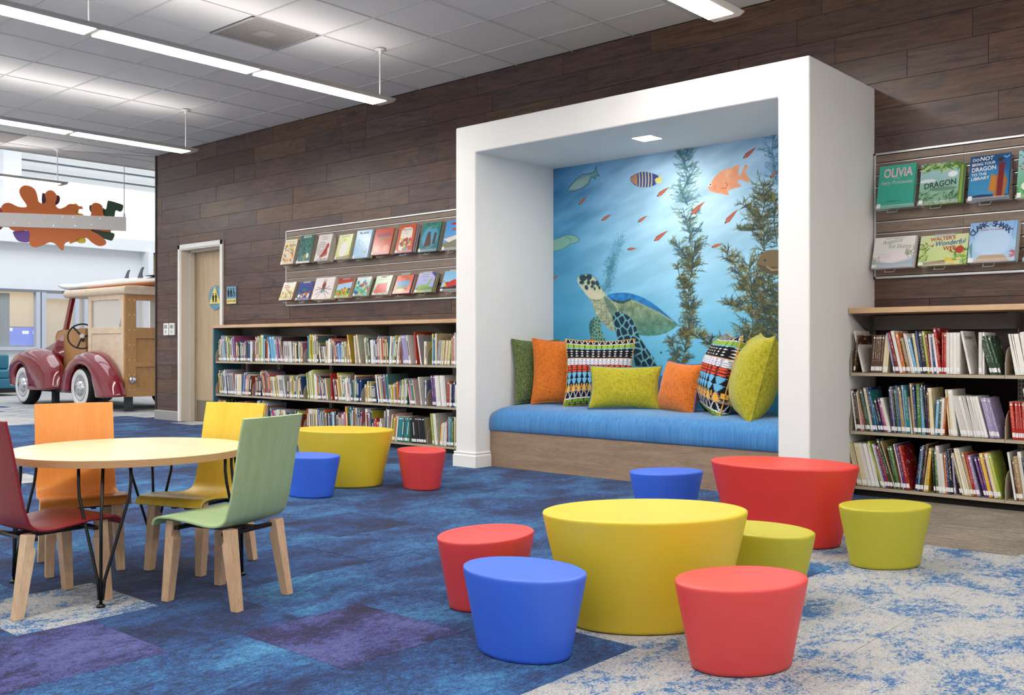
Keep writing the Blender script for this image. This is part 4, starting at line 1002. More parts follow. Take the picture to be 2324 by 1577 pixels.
def rest_books():
    vs, fs, cl = [], [], []
    def bx(x, th, y0, y1, z0, z1, a, px_, pz, cols):
        o = len(vs); ca, sa = math.cos(a), math.sin(a)
        for zz in (z0, z1):
            for yy_ in (y0, y1):
                for xx_ in (x, x+th): vs.append((px_+xx_*ca+zz*sa, yy_, pz-xx_*sa+zz*ca))
        for f, c in zip([(0, 2, 3, 1), (4, 5, 7, 6), (0, 1, 5, 4), (2, 6, 7, 3), (0, 4, 6, 2), (1, 3, 7, 5)], cols): fs.append(tuple(o+i for i in f)); cl.append(c)
    pap = C('#d9cfbb'); wh = C('#efeeec')
    for b, z_ in rest:
        x, th, h, dp, a, dz, ci, rr = b; c = C(PALETTE[ci][1]); v = 0.8+0.4*rr; c = tuple(min(1, q*v) for q in c[:3])+(1,)
        c2 = C(RND.choice(PALETTE)[1]); c3 = tuple(0.5*(p+q) for p, q in zip(c, c2)); y = FY+0.006+0.012*rr
        bx(0, th, y, y+min(0.27, dp), 0, h, a, x, z_+dz+0.0006, (c, pap, c, pap, c3, c3))
        bx(th*0.05, th*0.9, y-0.001, y+0.012, 0.012, 0.038, a, x, z_+dz+0.0006, (wh,)*6)
        if rr > 0.25: bx(th*0.2, th*0.6, y-0.001, y+0.012, h-0.022, h-0.012, a, x, z_+dz+0.0006, (wh,)*6)
        if rr < 0.5 and th > 0.015: bx(th*0.3, th*0.4, y-0.0008, y+0.004, h*0.3, h*0.8, a, x, z_+dz+0.0006, ((C('#f2ecdc') if sum(c) < 2 else C('#2a2630')),)*6)
    me = bpy.data.meshes.new('shelved_books'); me.from_pydata(vs, [], fs)
    at = me.color_attributes.new('Print', 'FLOAT_COLOR', 'CORNER'); arr = np.repeat(np.array(cl, np.float32), 4, 0); at.data.foreach_set('color', arr.ravel())
    me.materials.append(printed('shelved_book_print', 0.35)); o = link('shelved_books', me)
    tag(o, 'rows of thin picture books filling the far half of the left bookcase', 'books'); o['kind'] = 'stuff'
rest_books()

# ================================================================== slatwall display panels
m_slat = light_wood('slat_walnut', '#7a655a', '#93806f', (1.2, 1, 14), 0.4, 'Object', 9, 0.25)
SZ0, SZ1 = 1.408, 2.243
def slatwall(label, x0, x1, joints):
    t = thing('slatwall_panel', label, 'display panel', (x0, 6.56, 0))
    W = x1-x0; js = [0.012]+[j-x0 for j in joints]+[W]
    gz = [2.178-0.0783*k for k in range(10)]; edges = [SZ1-0.012]+gz+[SZ0+0.012]
    for a, b in zip(js[:-1], js[1:]):
        for zt, zb in zip(edges[:-1], edges[1:]):
            build('slat', MB().box(a+0.0008, b-0.0008, -0.024, -0.004, zb+0.0045, zt-0.0045), m_slat, t)
    build('backing', MB().box(0.0, W, -0.008, -0.001, SZ0, SZ1), m_dark, t)
    for z_ in gz: build('groove_strip', MB().prism([(-0.027, z_-0.0035), (-0.027, z_-0.0075), (-0.010, z_-0.0065), (-0.009, z_+0.002), (-0.0085, z_-0.0038)], 'x', 0.01, W), m_alu, t)
    build('frame_rail', MB().box(0, W, -0.03, 0.0, SZ1-0.012, SZ1+0.002), m_alu, t, bevel=0.0015)
    build('frame_rail', MB().box(0, W, -0.03, 0.0, SZ0-0.004, SZ0+0.012), m_alu, t, bevel=0.0015)
    build('frame_stile', MB().box(0, 0.014, -0.03, 0.0, SZ0-0.004, SZ1+0.002), m_alu, t, bevel=0.0015)
    return t
slatwall('slatwall book display with metal frame left of the niche', -9.15, -5.51, (-7.05,))
slatwall('slatwall book display with metal frame right of the niche', -2.531, 0.6, (-1.96,))

t = NT('acrylic'); t.b.inputs['Base Color'].default_value = (1, 1, 1, 1); t.b.inputs['Roughness'].default_value = 0.06; t.b.inputs['Alpha'].default_value = 0.16; t.b.inputs['Specular IOR Level'].default_value = 0.7
m_acr = t.fin()
m_acre = M('acrylic_edge', '#c9cfd2', 0.15, 0.6, Alpha=0.75)
m_print = printed('cover_print', 0.22)
m_pages = M('page_edges', '#cfc5b2', 0.7, 0.2, var=0.1, vscale=40)
TW, BW = 6.522, 6.455                                             # y of the cover's top and bottom edge
def ink(h): return M('ink_'+h.strip('#'), h, 0.35, 0.4)
def holder(x, w, z_, group, label):
    t = thing('book_holder', label, 'book holder', (x, 6.53, z_), 0, group)
    h2 = w*0.5
    build('back_plate', MB().hull2([(-h2, -0.03, 0), (h2, -0.03, 0), (h2, -0.004, 0.19), (-h2, -0.004, 0.19)], [(-h2, -0.028, 0), (h2, -0.028, 0), (h2, -0.002, 0.19), (-h2, -0.002, 0.19)]), m_acr, t)
    build('ledge', MB().box(-h2, h2, -0.098, -0.03, -0.004, -0.001).box(-h2, h2, -0.101, -0.098, -0.004, 0.02), m_acr, t)
    build('hook', MB().box(-h2*0.5, h2*0.5, -0.03, 0.0, 0.186, 0.20), m_acre, t)
    tb = 0.045
    build('ledge_tab', MB().tube([(-tb, -0.075, -0.003), (-tb, -0.105, -0.028), (tb*0.4, -0.105, -0.028), (tb*0.4, -0.075, -0.003)], 0.0022, 5), m_acre, t)
    return t
def cover(label, BLx, BLy, BRx, TLy, pic, texts=(), copies=(), grp='books displayed on the slatwall', thick=0.009, edge='#cfc5b2'):
    """book leaning on its holder; pixel extents on the display plane give its place and size"""
    yb = 6.43
    pb = at_y(BLx, BLy, yb); x1 = at_y(BRx, BLy, yb).x; w = x1-pb.x
    zt = at_y(BLx+ (TLy[0]), TLy[1], 6.51).z; hgt = math.hypot(zt-pb.z, 0.075); lean = math.asin(min(0.6, 0.075/hgt))
    t = thing('picture_book', label, 'book', (pb.x, yb, pb.z), 0, grp); t.rotation_euler = (-lean, 0, 0)
    nx, ny = max(24, int(w/0.0026)), max(30, int(hgt/0.0026))
    a = Art(nx, ny); pic(a, nx, ny)
    link('front_cover', art_mesh('front_cover', a, w, hgt, m_print), t, (0, -0.0006, 0))
    bc = tuple(a.im[2:-2, 1:4].mean((0, 1))); hb = '#%02x%02x%02x' % tuple(int(max(0, min(1, q))*255) for q in bc)
    build('case', MB().box(0, w, -0.0005, 0.0015, 0, hgt).box(0, 0.0015, 0, thick, 0, hgt).box(0, w, thick-0.0015, thick, 0, hgt), M('case_'+hb[1:], hb, 0.35, 0.4), t)
    build('pages', MB().box(0.002, w-0.003, 0.0016, thick-0.0016, 0.003, hgt-0.003), m_pages, t)
    build('call_label', MB().box(0.003, 0.003+0.10*w, -0.0016, -0.0007, 0.004, 0.004+0.095*hgt), m_label, t)
    for (s, size, u, v, col, opt) in texts:
        me = text_mesh(s, ink(col), size*hgt, opt.get('al', 'CENTER'), opt.get('bold', 0.0), opt.get('shear', 0.0))
        o = link('lettering', me, t, (u*w, -0.0016, v*hgt), (math.pi/2, R_(-opt.get('rot', 0)), 0))
        if 'sx' in opt: o.scale = (opt['sx'], 1, 1)
    holder(pb.x+w/2, min(w*1.05, 0.25), pb.z, 'acrylic book holders on the slatwalls', 'clear acrylic holder under the '+' '.join(label.replace(' picture', '').replace(',', '').split()[:11]))
    y0 = thick+0.001
    for n, (cl, th, dh, dx) in enumerate(copies):
        o = build('picture_book', MB().box(dx, w+dx, 0, th, 0.0, hgt+dh), M('case_'+cl.strip('#'), cl, 0.4, 0.4), None)
        o.location = Vector((pb.x, yb, pb.z))+Matrix.Rotation(-lean, 3, 'X') @ Vector((0, y0, 0)); o.rotation_euler = (-lean, 0, 0)
        nm = min(PALETTE, key=lambda q: sum((p-r) ** 2 for p, r in zip(C(q[1])[:3], C(cl)[:3])))[0]
        tag(o, '%s edged book %s behind the %s' % (nm, ('directly', 'second', 'third', 'fourth')[n], ' '.join(label.replace(' picture', '').replace(',', '').split()[:9])), 'book', 'spare copies behind the displayed books')
        build('pages', MB().box(w+dx-0.001, w+dx+0.0004, 0.0012, th-0.0012, 0.004, hgt+dh-0.004), m_pages, o)
        y0 += th+0.0008
def flat(col): return lambda a, nx, ny: a.im.__setitem__(slice(None), hx(col))
def scat(a, cols, n, r, box=(0, 1, 0, 1), seed=1, alpha=0.9):
    q = random.Random(seed)
    for k in range(n):
        a.ell(a.nx*q.uniform(box[0], box[1]), a.ny*q.uniform(box[2], box[3]), a.nx*q.uniform(r*0.4, r), a.nx*q.uniform(r*0.4, r), q.choice(cols), q.uniform(0, 3), alpha)
def gr(top, bot): return lambda a, nx, ny: a.grad(top, bot)
def P_(*fs):
    def f(a, nx, ny):
        for g_ in fs: g_(a, nx, ny)
    return f
def leaves(cols, n, box, seed, L=0.12, w=0.02):
    def f(a, nx, ny):
        q = random.Random(seed)
        for k in range(n):
            x, y, an = nx*q.uniform(box[0], box[1]), ny*q.uniform(box[2], box[3]), q.uniform(0, 6.28); l = nx*L*q.uniform(0.5, 1)
            a.stroke(x, y, x+math.cos(an)*l, y+math.sin(an)*l, nx*w, 0.3, q.choice(cols))
    return f
def scrawl(col, rows, w=1.6):
    """illegible small print: a row of uneven dashes; rows of (x0, x1, y)"""
    def f(a, nx, ny):
        q = random.Random(len(rows))
        for x0, x1, y in rows:
            x = x0*nx
            while x < x1*nx:
                l = q.uniform(1.0, 3.0); a.stroke(x, y*ny+q.uniform(-1, 1), x+l, y*ny+q.uniform(-1, 1), w*0.5, w*0.4, col, 0.85); x += l+q.choice((0.8, 1.2, 2.6))
    return f
def shape(fn): return lambda a, nx, ny: fn(a, nx, ny)
B = dict(bold=0.012)
# --- right-hand display
cover('teal picture book with big pink title, first on the upper row of right display', 1988, 475, 2071, (9, 379.5), P_(gr('#3fb39b', '#2fa58f'), lambda a, x, y: (a.ell(x*.45, y*.84, x*.22, y*.012, '#227a6a'),)),
      [('OLIVIA', 0.29, 0.52, 0.81, '#eec0cc', dict(bold=0.022, sx=0.70)), ('and the', 0.045, 0.5, 0.69, '#b9e0d6', {}), ('Fairy Princesses', 0.12, 0.5, 0.59, '#d8c9d4', dict(shear=0.3, sx=0.9))], [('#2a9a86', 0.010, -0.012, 0.003)])
def dragon(a, x, y):
    a.grad('#a8cfe2', '#7fae8a'); leaves(['#6f9a4a', '#8fb45a', '#4f7a3c', '#b5cf86'], 60, (0, 1, 0, 0.16), 3, 0.25, 0.035)(a, x, y); leaves(['#4f7f58', '#7faa7a', '#35613f'], 70, (0, 1, 0.72, 1), 4, 0.2, 0.02)(a, x, y)
    a.ell(x*.82, y*.3, x*.12, y*.07, '#eef4f6'); a.ell(x*.2, y*.42, x*.2, y*.05, '#e6eef0', 0, .8); a.ell(x*.6, y*.64, x*.35, y*.05, '#4f6a58', 0, .6)
cover('leafy green and sky blue picture book with dark dragon title on right display', 2083, 466, 2172, (14, 374.7), dragon,
      [('DRAGON', 0.20, 0.53, 0.47, '#24462f', dict(bold=0.024, rot=5, sx=0.82))], [('#8aa63a', 0.012, -0.02, 0.016), ('#4f8f4a', 0.012, -0.008, 0.026)])
def library(a, x, y):
    a.grad('#1d4f86', '#2a7fb4'); a.ell(x*.45, y*.6, x*.5, y*.35, '#3f9ccc', 0, .6, 14); a.poly([(0, y*.9), (x*.3, y*.86), (x, y*.9), (x, y), (0, y)], '#123458')
    a.poly([(x*.62, y*.95), (x*.66, y*.45), (x*.84, y*.4), (x*.95, y*.6), (x*.9, y*.93)], '#b06a2a', 0.9); a.poly([(x*.7, y*.93), (x*.72, y*.2), (x*.86, y*.2), (x*.84, y*.93)], '#7a1f24')
    a.poly([(x*.5, y*.8), (x*.55, y*.42), (x*.68, y*.5), (x*.66, y*.82)], '#c07a34'); a.ell(x*.75, y*.12, x*.07, y*.05, '#3f2a24'); a.line([(x*.84, y*.06), (x*.9, y*.09), (x*.96, y*.05)], 1.4, '#6fc0e6')
cover('dark blue picture book with white title about a library on right display', 2195, 457.8, 2287, (8, 357.3), library,
      [('DO', 0.085, 0.06, 0.91, '#f2f0ea', dict(al='LEFT', bold=0.01)), ('NOT', 0.12, 0.24, 0.925, '#f2f0ea', dict(al='LEFT', bold=0.014, shear=0.12)), ('BRING YOUR', 0.085, 0.05, 0.80, '#f2f0ea', dict(al='LEFT', bold=0.01, rot=3, sx=0.9)), ('DRAGON', 0.13, 0.05, 0.685, '#f2f0ea', dict(al='LEFT', bold=0.014, rot=3, sx=0.85)), ('TO THE', 0.085, 0.05, 0.575, '#f2f0ea', dict(al='LEFT', bold=0.01, rot=2)), ('LIBRARY', 0.095, 0.05, 0.48, '#f2f0ea', dict(al='LEFT', bold=0.012, rot=3))], [('#24466e', 0.008, -0.01, 0.003)])
cover('pale blue picture book cut by the right edge of the view, upper row', 2306, 450, 2400, (7, 343), P_(gr('#9fd0e6', '#5fae6a'), leaves(['#5f9a4a', '#8abf6a', '#3f7a44'], 60, (0, 1, 0.75, 1), 9, 0.1), lambda a, x, y: a.ell(x*.3, y*.75, x*.2, y*.1, '#f0f0ea'), leaves(['#b5563f', '#6f8a4a'], 14, (0, .4, 0, .4), 8, 0.08)))
def skate(a, x, y):
    a.grad('#efece6', '#e2e2e2'); a.poly([(0, y*.75), (x*.5, y*.85), (x, y*.62), (x, y), (0, y)], '#a9bccb'); a.ell(x*.5, y*.66, x*.45, y*.16, '#f0e4e6', 0, .9, 6)
    leaves(['#b9b7a0', '#98a08a'], 30, (0.8, 1, 0.35, 0.6), 5, 0.1, 0.012)(a, x, y); leaves(['#b9b7a0', '#98a08a'], 24, (0, .18, 0.6, 0.85), 6, 0.08, 0.012)(a, x, y)
    for k in range(3): a.ell(x*.25, y*(.55+.06*k), x*.2, y*.02, '#d8d0d2', 0.1, .5)
cover('white picture book of a frozen pond, first on lower row of right display', 1977, 609.5, 2070, (9, 541), skate,
      [('Angelina', 0.19, 0.44, 0.85, '#8fa08a', dict(shear=0.25, sx=0.9, rot=8)), ('Ice Skates', 0.19, 0.64, 0.68, '#8fa08a', dict(shear=0.25, sx=0.9, rot=-2))], [('#cfc6d2', 0.010, 0.004, 0.006), ('#b9a8c0', 0.008, -0.004, 0.010)])
def web(a, x, y):
    a.grad('#d9dfae', '#c3d88a'); leaves(['#5f8a3a', '#8fb450', '#3f6f34', '#a9c466'], 40, (0, .18, .3, .95), 1, 0.14, 0.012)(a, x, y); leaves(['#6f9a44', '#b9c95a', '#4f7f3a'], 60, (.7, 1, .5, 1), 2, 0.2, 0.012)(a, x, y)
    a.ell(x*.83, y*.52, x*.085, y*.12, '#b8382c'); a.poly([(x*.6, y*.52), (x*.66, y*.52), (x*.72, y*.62)], '#8a3a2e'); a.poly([(x*.1, y*.22), (x*.16, y*.26), (x*.13, y*.3)], '#8a3a2e'); a.poly([(x*.22, y*.38), (x*.3, y*.28), (x*.27, y*.38)], '#a8473a')
    scat(a, ['#e6d24a', '#dcc43a'], 9, 0.06, (.55, .8, .8, .95), 4)
    a.poly([(x*.05, y*.9), (x*.55, y*.84), (x*.58, y*.95), (x*.1, y*.97)], '#8a5a3a')
cover('yellow green picture book with red and blue title on right display', 2082, 603.5, 2192, (9, 536.8), web,
      [('WALTER\'S', 0.16, 0.47, 0.87, '#b03a2e', dict(bold=0.022, rot=3)), ('Wonderful', 0.22, 0.62, 0.72, '#2c5f9c', dict(shear=0.25, bold=0.016, rot=4, sx=0.9)), ('WEB', 0.18, 0.63, 0.53, '#b03a2e', dict(bold=0.022))], [('#a8b04a', 0.008, -0.012, 0.003)])
def shark(a, x, y):
    a.grad('#8ab6e6', '#a9c9e8'); a.ell(x*.5, y*.5, x*.4, y*.4, '#c3dcf4', 0, .7, 16); a.poly([(x*.1, y), (x*.25, y*.82), (x*.75, y*.82), (x*.9, y)], '#b59a80'); a.poly([(0, y*.6), (x*.07, y*.5), (x*.1, y)], '#4f8a7a', .8)
    leaves(['#b04a5a', '#c46a6a'], 20, (.88, 1, .72, .9), 2, 0.08, 0.012)(a, x, y); a.poly([(x*.86, y*.5), (x, y*.46), (x, y*.66), (x*.88, y*.64)], '#a9d0ea', .8)
    for k in range(2): a.line([(x*(.05+.9*k), 0), (x*(.1+.8*k), y*.4)], 1.2, '#6f9cd0', .6)
CL = [('C', .07, .73, 48), ('L', .115, .80, 42), ('A', .18, .855, 33), ('R', .26, .90, 25), ('K', .335, .925, 14), ('S', .52, .935, -2), ('H', .60, .915, -12), ('A', .685, .88, -22), ('R', .765, .83, -34), ('K', .84, .76, -44)]
cover('light blue picture book with arched navy title on the right display', 2195, 596.5, 2302, (10, 507.2), shark,
      [(c, 0.19, u, v, '#23345c', dict(bold=0.026, rot=r)) for c, u, v, r in CL]+[('THE', 0.05, 0.435, 0.93, '#b5662c', dict(bold=0.01)), ('DARES TO SHARE', 0.062, 0.47, 0.80, '#b03a2e', dict(bold=0.008))], [('#8aa6b8', 0.012, 0.0, 0.006), ('#9a9a9c', 0.010, -0.006, 0.012)])
cover('cream picture book cut by the right edge of the view, lower row', 2322, 592, 2420, (5, 545), P_(gr('#efe6cc', '#7ab0c9')))
# --- left-hand display (crop coordinates of the photograph)
def LQ(x, y): return (600+x*0.19794, 450+y*0.19794)
def lc(label, bl, br, tl, pic, texts=(), copies=()):
    a, b, c = LQ(*bl), LQ(*br), LQ(*tl); cover(label, a[0], a[1], b[0], (c[0]-a[0], c[1]), pic, texts, copies)
def dots(bg1, bg2, cols, n, r, box, seed): return P_(gr(bg1, bg2), lambda a, x, y: scat(a, cols, n, r, box, seed))
def ups(n): return 'upper row of left display' if n else 'lower row of left display'
lc('pale yellow picture book at the left end, upper row of left display', (182, 760), (322, 748), (245, 482), P_(dots('#e6dcc0', '#e0c4a0', ['#b98a3a', '#8aa04a', '#6f7fb0', '#c4703a', '#d9b04a'], 60, 0.07, (0.1, .9, .2, .9), 1), scrawl('#4a4038', ((.12, .8, .1),))),
   [], [('#6f86b0', 0.014, -0.01, 0.004), ('#8a7a4a', 0.02, 0.02, 0.01), ('#a98a4a', 0.012, 0.03, 0.012)])
def paris(a, x, y):
    a.grad('#3f6f66', '#4a7a80'); leaves(['#2f5a4a', '#5a8a6a', '#26483f', '#6f9a86'], 130, (0, 1, .15, .85), 2, 0.12, 0.02)(a, x, y)
    a.poly([(x*.3, y*.72), (x*.42, y*.3), (x*.54, y*.72), (x*.47, y*.72), (x*.42, y*.52), (x*.37, y*.72)], '#24464c', .7); a.ell(x*.74, y*.74, x*.10, y*.09, '#e6e2d6'); a.poly([(x*.46, y*.9), (x*.5, y*.68), (x*.58, y*.7), (x*.56, y*.92)], '#b59a3a'); a.poly([(0, y*.94), (x, y*.94), (x, y), (0, y)], '#d9d4c4')
lc('dark green picture book with white title across its top on left display', (362, 747), (512, 728), (415, 432), paris, [('MADELINE', 0.115, 0.52, 0.93, '#e6e8e0', dict(bold=.008, sx=.8))], [('#8a6a34', 0.008, -0.004, .004), ('#5a3a2a', 0.012, 0.0, .01), ('#2a2420', 0.014, -.02, .014)])
def hermit(a, x, y):
    a.grad('#e6dcd8', '#e0d6d2')
    for k in range(3):
        pts = [(x*.36+x*(.05+.10*k+.010*i)*math.cos(i*.5), y*.56+x*(.05+.10*k+.010*i)*math.sin(i*.5)) for i in range(13)]; a.line(pts, 1.0, '#5a5450', .9)
    for k in range(9): a.stroke(x*.78, y*.42, x*(.35+.06*k), y*(.88-.01*k), x*.03, x*.02, '#a8423a')
    a.ell(x*.8, y*.45, x*.1, y*.1, '#a8423a'); scat(a, ['#4f4a44', '#8a8076', '#c9c0b4'], 50, .04, (0, 1, .92, 1), 2)
lc('white picture book with spiral shell and red crab on left display', (568, 722), (722, 703), (620, 425), hermit, [('A House for', .06, .5, .9, '#4a4240', dict(sx=.9)), ('Hermit Crab', .06, .52, .82, '#4a4240', dict(sx=.9))], [('#c9bfa8', 0.03, 0.0, .004), ('#d6cdb8', .03, .012, .012)])
lc('pale lime picture book with wavy title, fourth on upper row of left display', (800, 702), (957, 690), (848, 428), P_(gr('#dfe6b0', '#d4dc90'), lambda a, x, y: (a.ell(x*.5, y*.6, x*.3, y*.3, '#eeeae2'), a.poly([(0, y*.92), (x, y*.86), (x, y), (0, y)], '#a98a5a'), a.ell(x*.5, y*.22, x*.08, y*.06, '#e0c43a'))), [('Click Clack MOO', .085, .5, .92, '#3a4a5a', dict(shear=.2, sx=.78))], [('#c4c890', .012, .0, .005), ('#8f9a6a', .014, .004, .012)])
lc('sky blue picture book with dark title, middle of upper row on left display', (1005, 690), (1177, 675), (1055, 378), P_(gr('#8ab6dc', '#a9cbe6'), lambda a, x, y: (a.ell(x*.78, y*.62, x*.08, y*.05, '#c9b8d0'), a.poly([(x*.7, y*.75), (x*.85, y*.75), (x*.85, y*.83), (x*.7, y*.83)], '#7f9a5a'), scat(a, ['#3f5a86', '#b8504a'], 8, .03, (.1, .9, .3, .8), 4))), [('Pete the Cat', .12, .5, .9, '#22335c', dict(bold=.01, sx=.78))], [('#d6e0ea', .012, .0, .004), ('#4a6a8a', .014, -.01, .012), ('#8a8a4a', .014, -.01, .014)])
lc('wide red picture book with blue and green title on left display', (1220, 652), (1427, 645), (1280, 362), P_(gr('#c9503c', '#b8402f'), lambda a, x, y: (a.poly([(x*.15, y*.22), (x*.85, y*.16), (x*.85, y*.26), (x*.15, y*.32)], '#6a5a90', .6), a.poly([(x*.3, y*.38), (x*.85, y*.32), (x*.85, y*.42), (x*.3, y*.48)], '#7f8a4a', .6), a.ell(x*.25, y*.75, x*.16, y*.12, '#c98a5a', 0, .6), a.ell(x*.75, y*.75, x*.16, y*.12, '#d0a06a', 0, .6))), [], [('#8a5a2a', .014, -.01, .006), ('#c48a3a', .014, .0, .012), ('#6a3a20', .012, -.01, .016)])
lc('red bordered picture book with white arched panel on left display', (1493, 630), (1683, 618), (1575, 312), P_(flat('#c4502f'), lambda a, x, y: (a.poly(rounded([(x*.16, y*.1), (x*.84, y*.1), (x*.84, y*.92), (x*.16, y*.92)], x*.2), '#e6ddd0'), scat(a, ['#7f9a3f', '#b03a3f', '#5a86a8', '#d9a84a', '#7a4a2a'], 34, .11, (.22, .78, .5, .88), 7))), [('STREGA NONA', .065, .5, .82, '#3a2a40', dict(bold=.006)), ('an old tale', .04, .5, .74, '#3a3a40', {}), ('retold', .04, .5, .68, '#3a3a40', {})], [('#5a5f9a', .018, -.004, .005), ('#4a4a86', .018, -.01, .012)])
lc('dark teal picture book with brown rock shapes on left display', (1757, 618), (1972, 605), (1805, 292), P_(gr('#2f7a72', '#2a6f80'), lambda a, x, y: (a.ell(x*.5, y*.5, x*.42, y*.36, '#5aa0c4', 0, .8, 10), a.poly([(x*.25, y*.85), (x*.35, y*.35), (x*.5, y*.3), (x*.62, y*.8)], '#4f3c30'), a.poly([(x*.68, y*.75), (x*.72, y*.35), (x*.84, y*.38), (x*.82, y*.75)], '#4a3a32'), leaves(['#1f5a50', '#3f8a70'], 40, (0, 1, 0, .2), 3, .15)(a, x, y)), scrawl('#8f8f52', ((.2, .85, .14), (.2, .75, .9)))), [], [('#2f5a5a', .012, .0, .005), ('#24484c', .012, -.004, .01), ('#1f3f48', .012, -.004, .014)])
lc('blue picture book cut off by the niche, upper row of left display', (2030, 597), (2250, 585), (2085, 262), P_(gr('#4a90cc', '#6fa8d6'), lambda a, x, y: (a.poly([(0, y*.75), (x, y*.62), (x, y), (0, y)], '#7f7f6a'), a.poly([(0, y*.62), (x*.7, y*.5), (x, y*.56), (x*.3, y*.74)], '#d9d2cc'), a.poly([(x*.3, y*.3), (x*.6, y*.25), (x*.5, y*.36)], '#a8443f'), a.ell(x*.5, y*.12, x*.25, y*.04, '#b0302f'))), [], [('#8a8a8c', .01, -.004, .004)])
lc('white picture book with red letters at the left end of lower row', (165, 1168), (307, 1162), (205, 968), P_(dots('#e6e4e0', '#d6d08a', ['#b5443a', '#c9a03a', '#7f9a4a', '#6a8ab0', '#d07a4a'], 50, .06, (.05, .95, .5, .95), 3), scrawl('#b03a2e', ((.15, .5, .2), (.12, .6, .3), (.3, .55, .4)), 3.0)), [], [('#7a2a24', .014, .0, .006), ('#5f1f1c', .012, -.01, .014)])
lc('deep blue picture book with red title, second on the lower row', (350, 1168), (507, 1158), (390, 968), P_(gr('#2f4f9c', '#27408a'), lambda a, x, y: (scat(a, ['#c4702f', '#e0dcd4', '#b5443a', '#3f6f4a'], 26, .09, (.1, .9, .55, .9), 3), a.ell(x*.45, y*.42, x*.2, y*.07, '#2f6f5a')), scrawl('#c4405a', ((.12, .9, .12), (.5, .9, .26)))), [], [('#8a4a24', .014, .0, .006)])
def spider(a, x, y):
    a.grad('#e9e0dd', '#e2d6d4'); a.ell(x*.5, y*.2, x*.11, y*.16, '#cfc4bf'); 
    a.poly([(x*.5, y*.14), (x*.6, y*.36), (x*.57, y*.5), (x*.43, y*.5), (x*.4, y*.36)], '#7f4038'); a.ell(x*.48, y*.62, x*.09, y*.1, '#7fa6ac')
    for s in (-1, 1):
        for ax, ay, bx, by in ((.12, .5, .26, .42), (.12, .52, .34, .56), (.1, .6, .28, .78), (.08, .66, .2, .95)):
            a.line([(x*.5, y*.5), (x*(.5+s*ax), y*ay), (x*(.5+s*bx*1.2), y*by)], 1.0, '#4a3a34')
lc('square white picture book with a drawn spider, lower row of left display', (535, 1160), (757, 1148), (580, 918), spider, [], [('#d6cdb8', .014, .0, .006), ('#c9bfa8', .014, -.004, .012), ('#bdb29a', .012, -.008, .016)])
lc('red topped picture book with green field, fourth on the lower row', (800, 1142), (962, 1135), (835, 925), P_(gr('#b8302c', '#8fb83f'), lambda a, x, y: (a.poly([(0, y*.3), (x, y*.2), (x, y*.6), (0, y*.62)], '#a9c9e6'), a.poly([(0, y*.6), (x, y*.5), (x, y), (0, y)], '#8fb440'), scat(a, ['#d9903a', '#5a3a7a', '#c4443f', '#e0c04a'], 16, .1, (.1, .9, .5, .9), 5))), [], [('#d9cfc4', .012, .0, .005), ('#a84a3f', .012, -.01, .012)])
lc('white and turquoise picture book splashed with many colours, lower row', (1010, 1120), (1172, 1114), (1075, 908), P_(gr('#e0e8ea', '#3fa69c'), lambda a, x, y: scat(a, ['#2a8a8f', '#c4302f', '#d9a82f', '#2f4fa0', '#3f9a4a', '#e8e8e4'], 46, .09, (.08, .92, .2, .9), 8)), [], [('#c9b83a', .012, -.004, .005)])
lc('pale green picture book with red title on the lower left display', (1230, 1108), (1412, 1100), (1300, 893), P_(gr('#a8c6a4', '#9ac0a0'), lambda a, x, y: (a.poly([(x*.05, y*.9), (x*.2, y*.42), (x*.8, y*.36), (x*.85, y*.9)], '#c4352c'), scat(a, ['#d9c04a', '#3f6fa0', '#c4352c'], 8, .05, (.1, .9, .88, .98), 3)), scrawl('#2a3a2a', ((.15, .7, .2),))), [('Clifford\'s', .13, .48, .91, '#b8302c', dict(bold=.012, sx=.8))], [('#c48a8a', .014, -.01, .006), ('#d9b8b0', .012, -.01, .012)])
lc('orange picture book with zigzag purple border on the lower left display', (1465, 1094), (1657, 1085), (1530, 883), P_(flat('#d05a24'), lambda a, x, y: ([a.poly([(x*(.0+.1*k), 0), (x*(.05+.1*k), y*.05), (x*(.1+.1*k), 0)], '#5a2a6a') for k in range(10)], [a.poly([(0, y*.1*k), (x*.05, y*(.1*k+.05)), (0, y*(.1*k+.1))], '#5a2a6a') for k in range(10)], a.poly(rounded([(x*.12, y*.35), (x*.85, y*.3), (x*.85, y*.62), (x*.12, y*.62)], x*.1), '#3f86c4'), a.poly([(x*.1, y*.58), (x*.7, y*.55), (x*.7, y*.75), (x*.1, y*.75)], '#4a6f3a'), a.ell(x*.74, y*.74, x*.07, y*.07, '#24303a'), a.ell(x*.4, y*.88, x*.24, y*.14, '#f0b078', 0, .8, 6))), [('Maisy Drives', .1, .5, .88, '#3a2a24', dict(shear=.2, sx=.9)), ('the Bus', .1, .66, .76, '#3a2a24', dict(shear=.2))], [('#5a2a6a', .02, .0, .008), ('#8a3a24', .016, -.006, .016)])
lc('lavender picture book with green hills, eighth on the lower left display', (1715, 1080), (1912, 1070), (1795, 858), P_(gr('#b9b6d8', '#8a9cd0'), lambda a, x, y: (a.poly([(0, y*.8), (x*.5, y*.7), (x, y*.75), (x, y), (0, y)], '#5f8a3f'), a.poly([(x*.1, y*.7), (x*.3, y*.62), (x*.6, y*.64), (x*.8, y*.3), (x*.86, y*.32), (x*.68, y*.74), (x*.2, y*.82)], '#7fa23f'), a.poly([(x*.7, 0), (x, 0), (x, y*.25)], '#4a3a8a'), a.poly([(0, y*.94), (x*.6, y*.94), (x*.6, y), (0, y)], '#d9b83a')), scrawl('#2f3f8a', ((.25, .6, .1), (.2, .6, .2)))), [('Arlo', .11, .45, .62, '#2f3f8a', {})], [('#5a7a3a', .014, -.004, .006), ('#3f4f2a', .012, -.01, .014)])
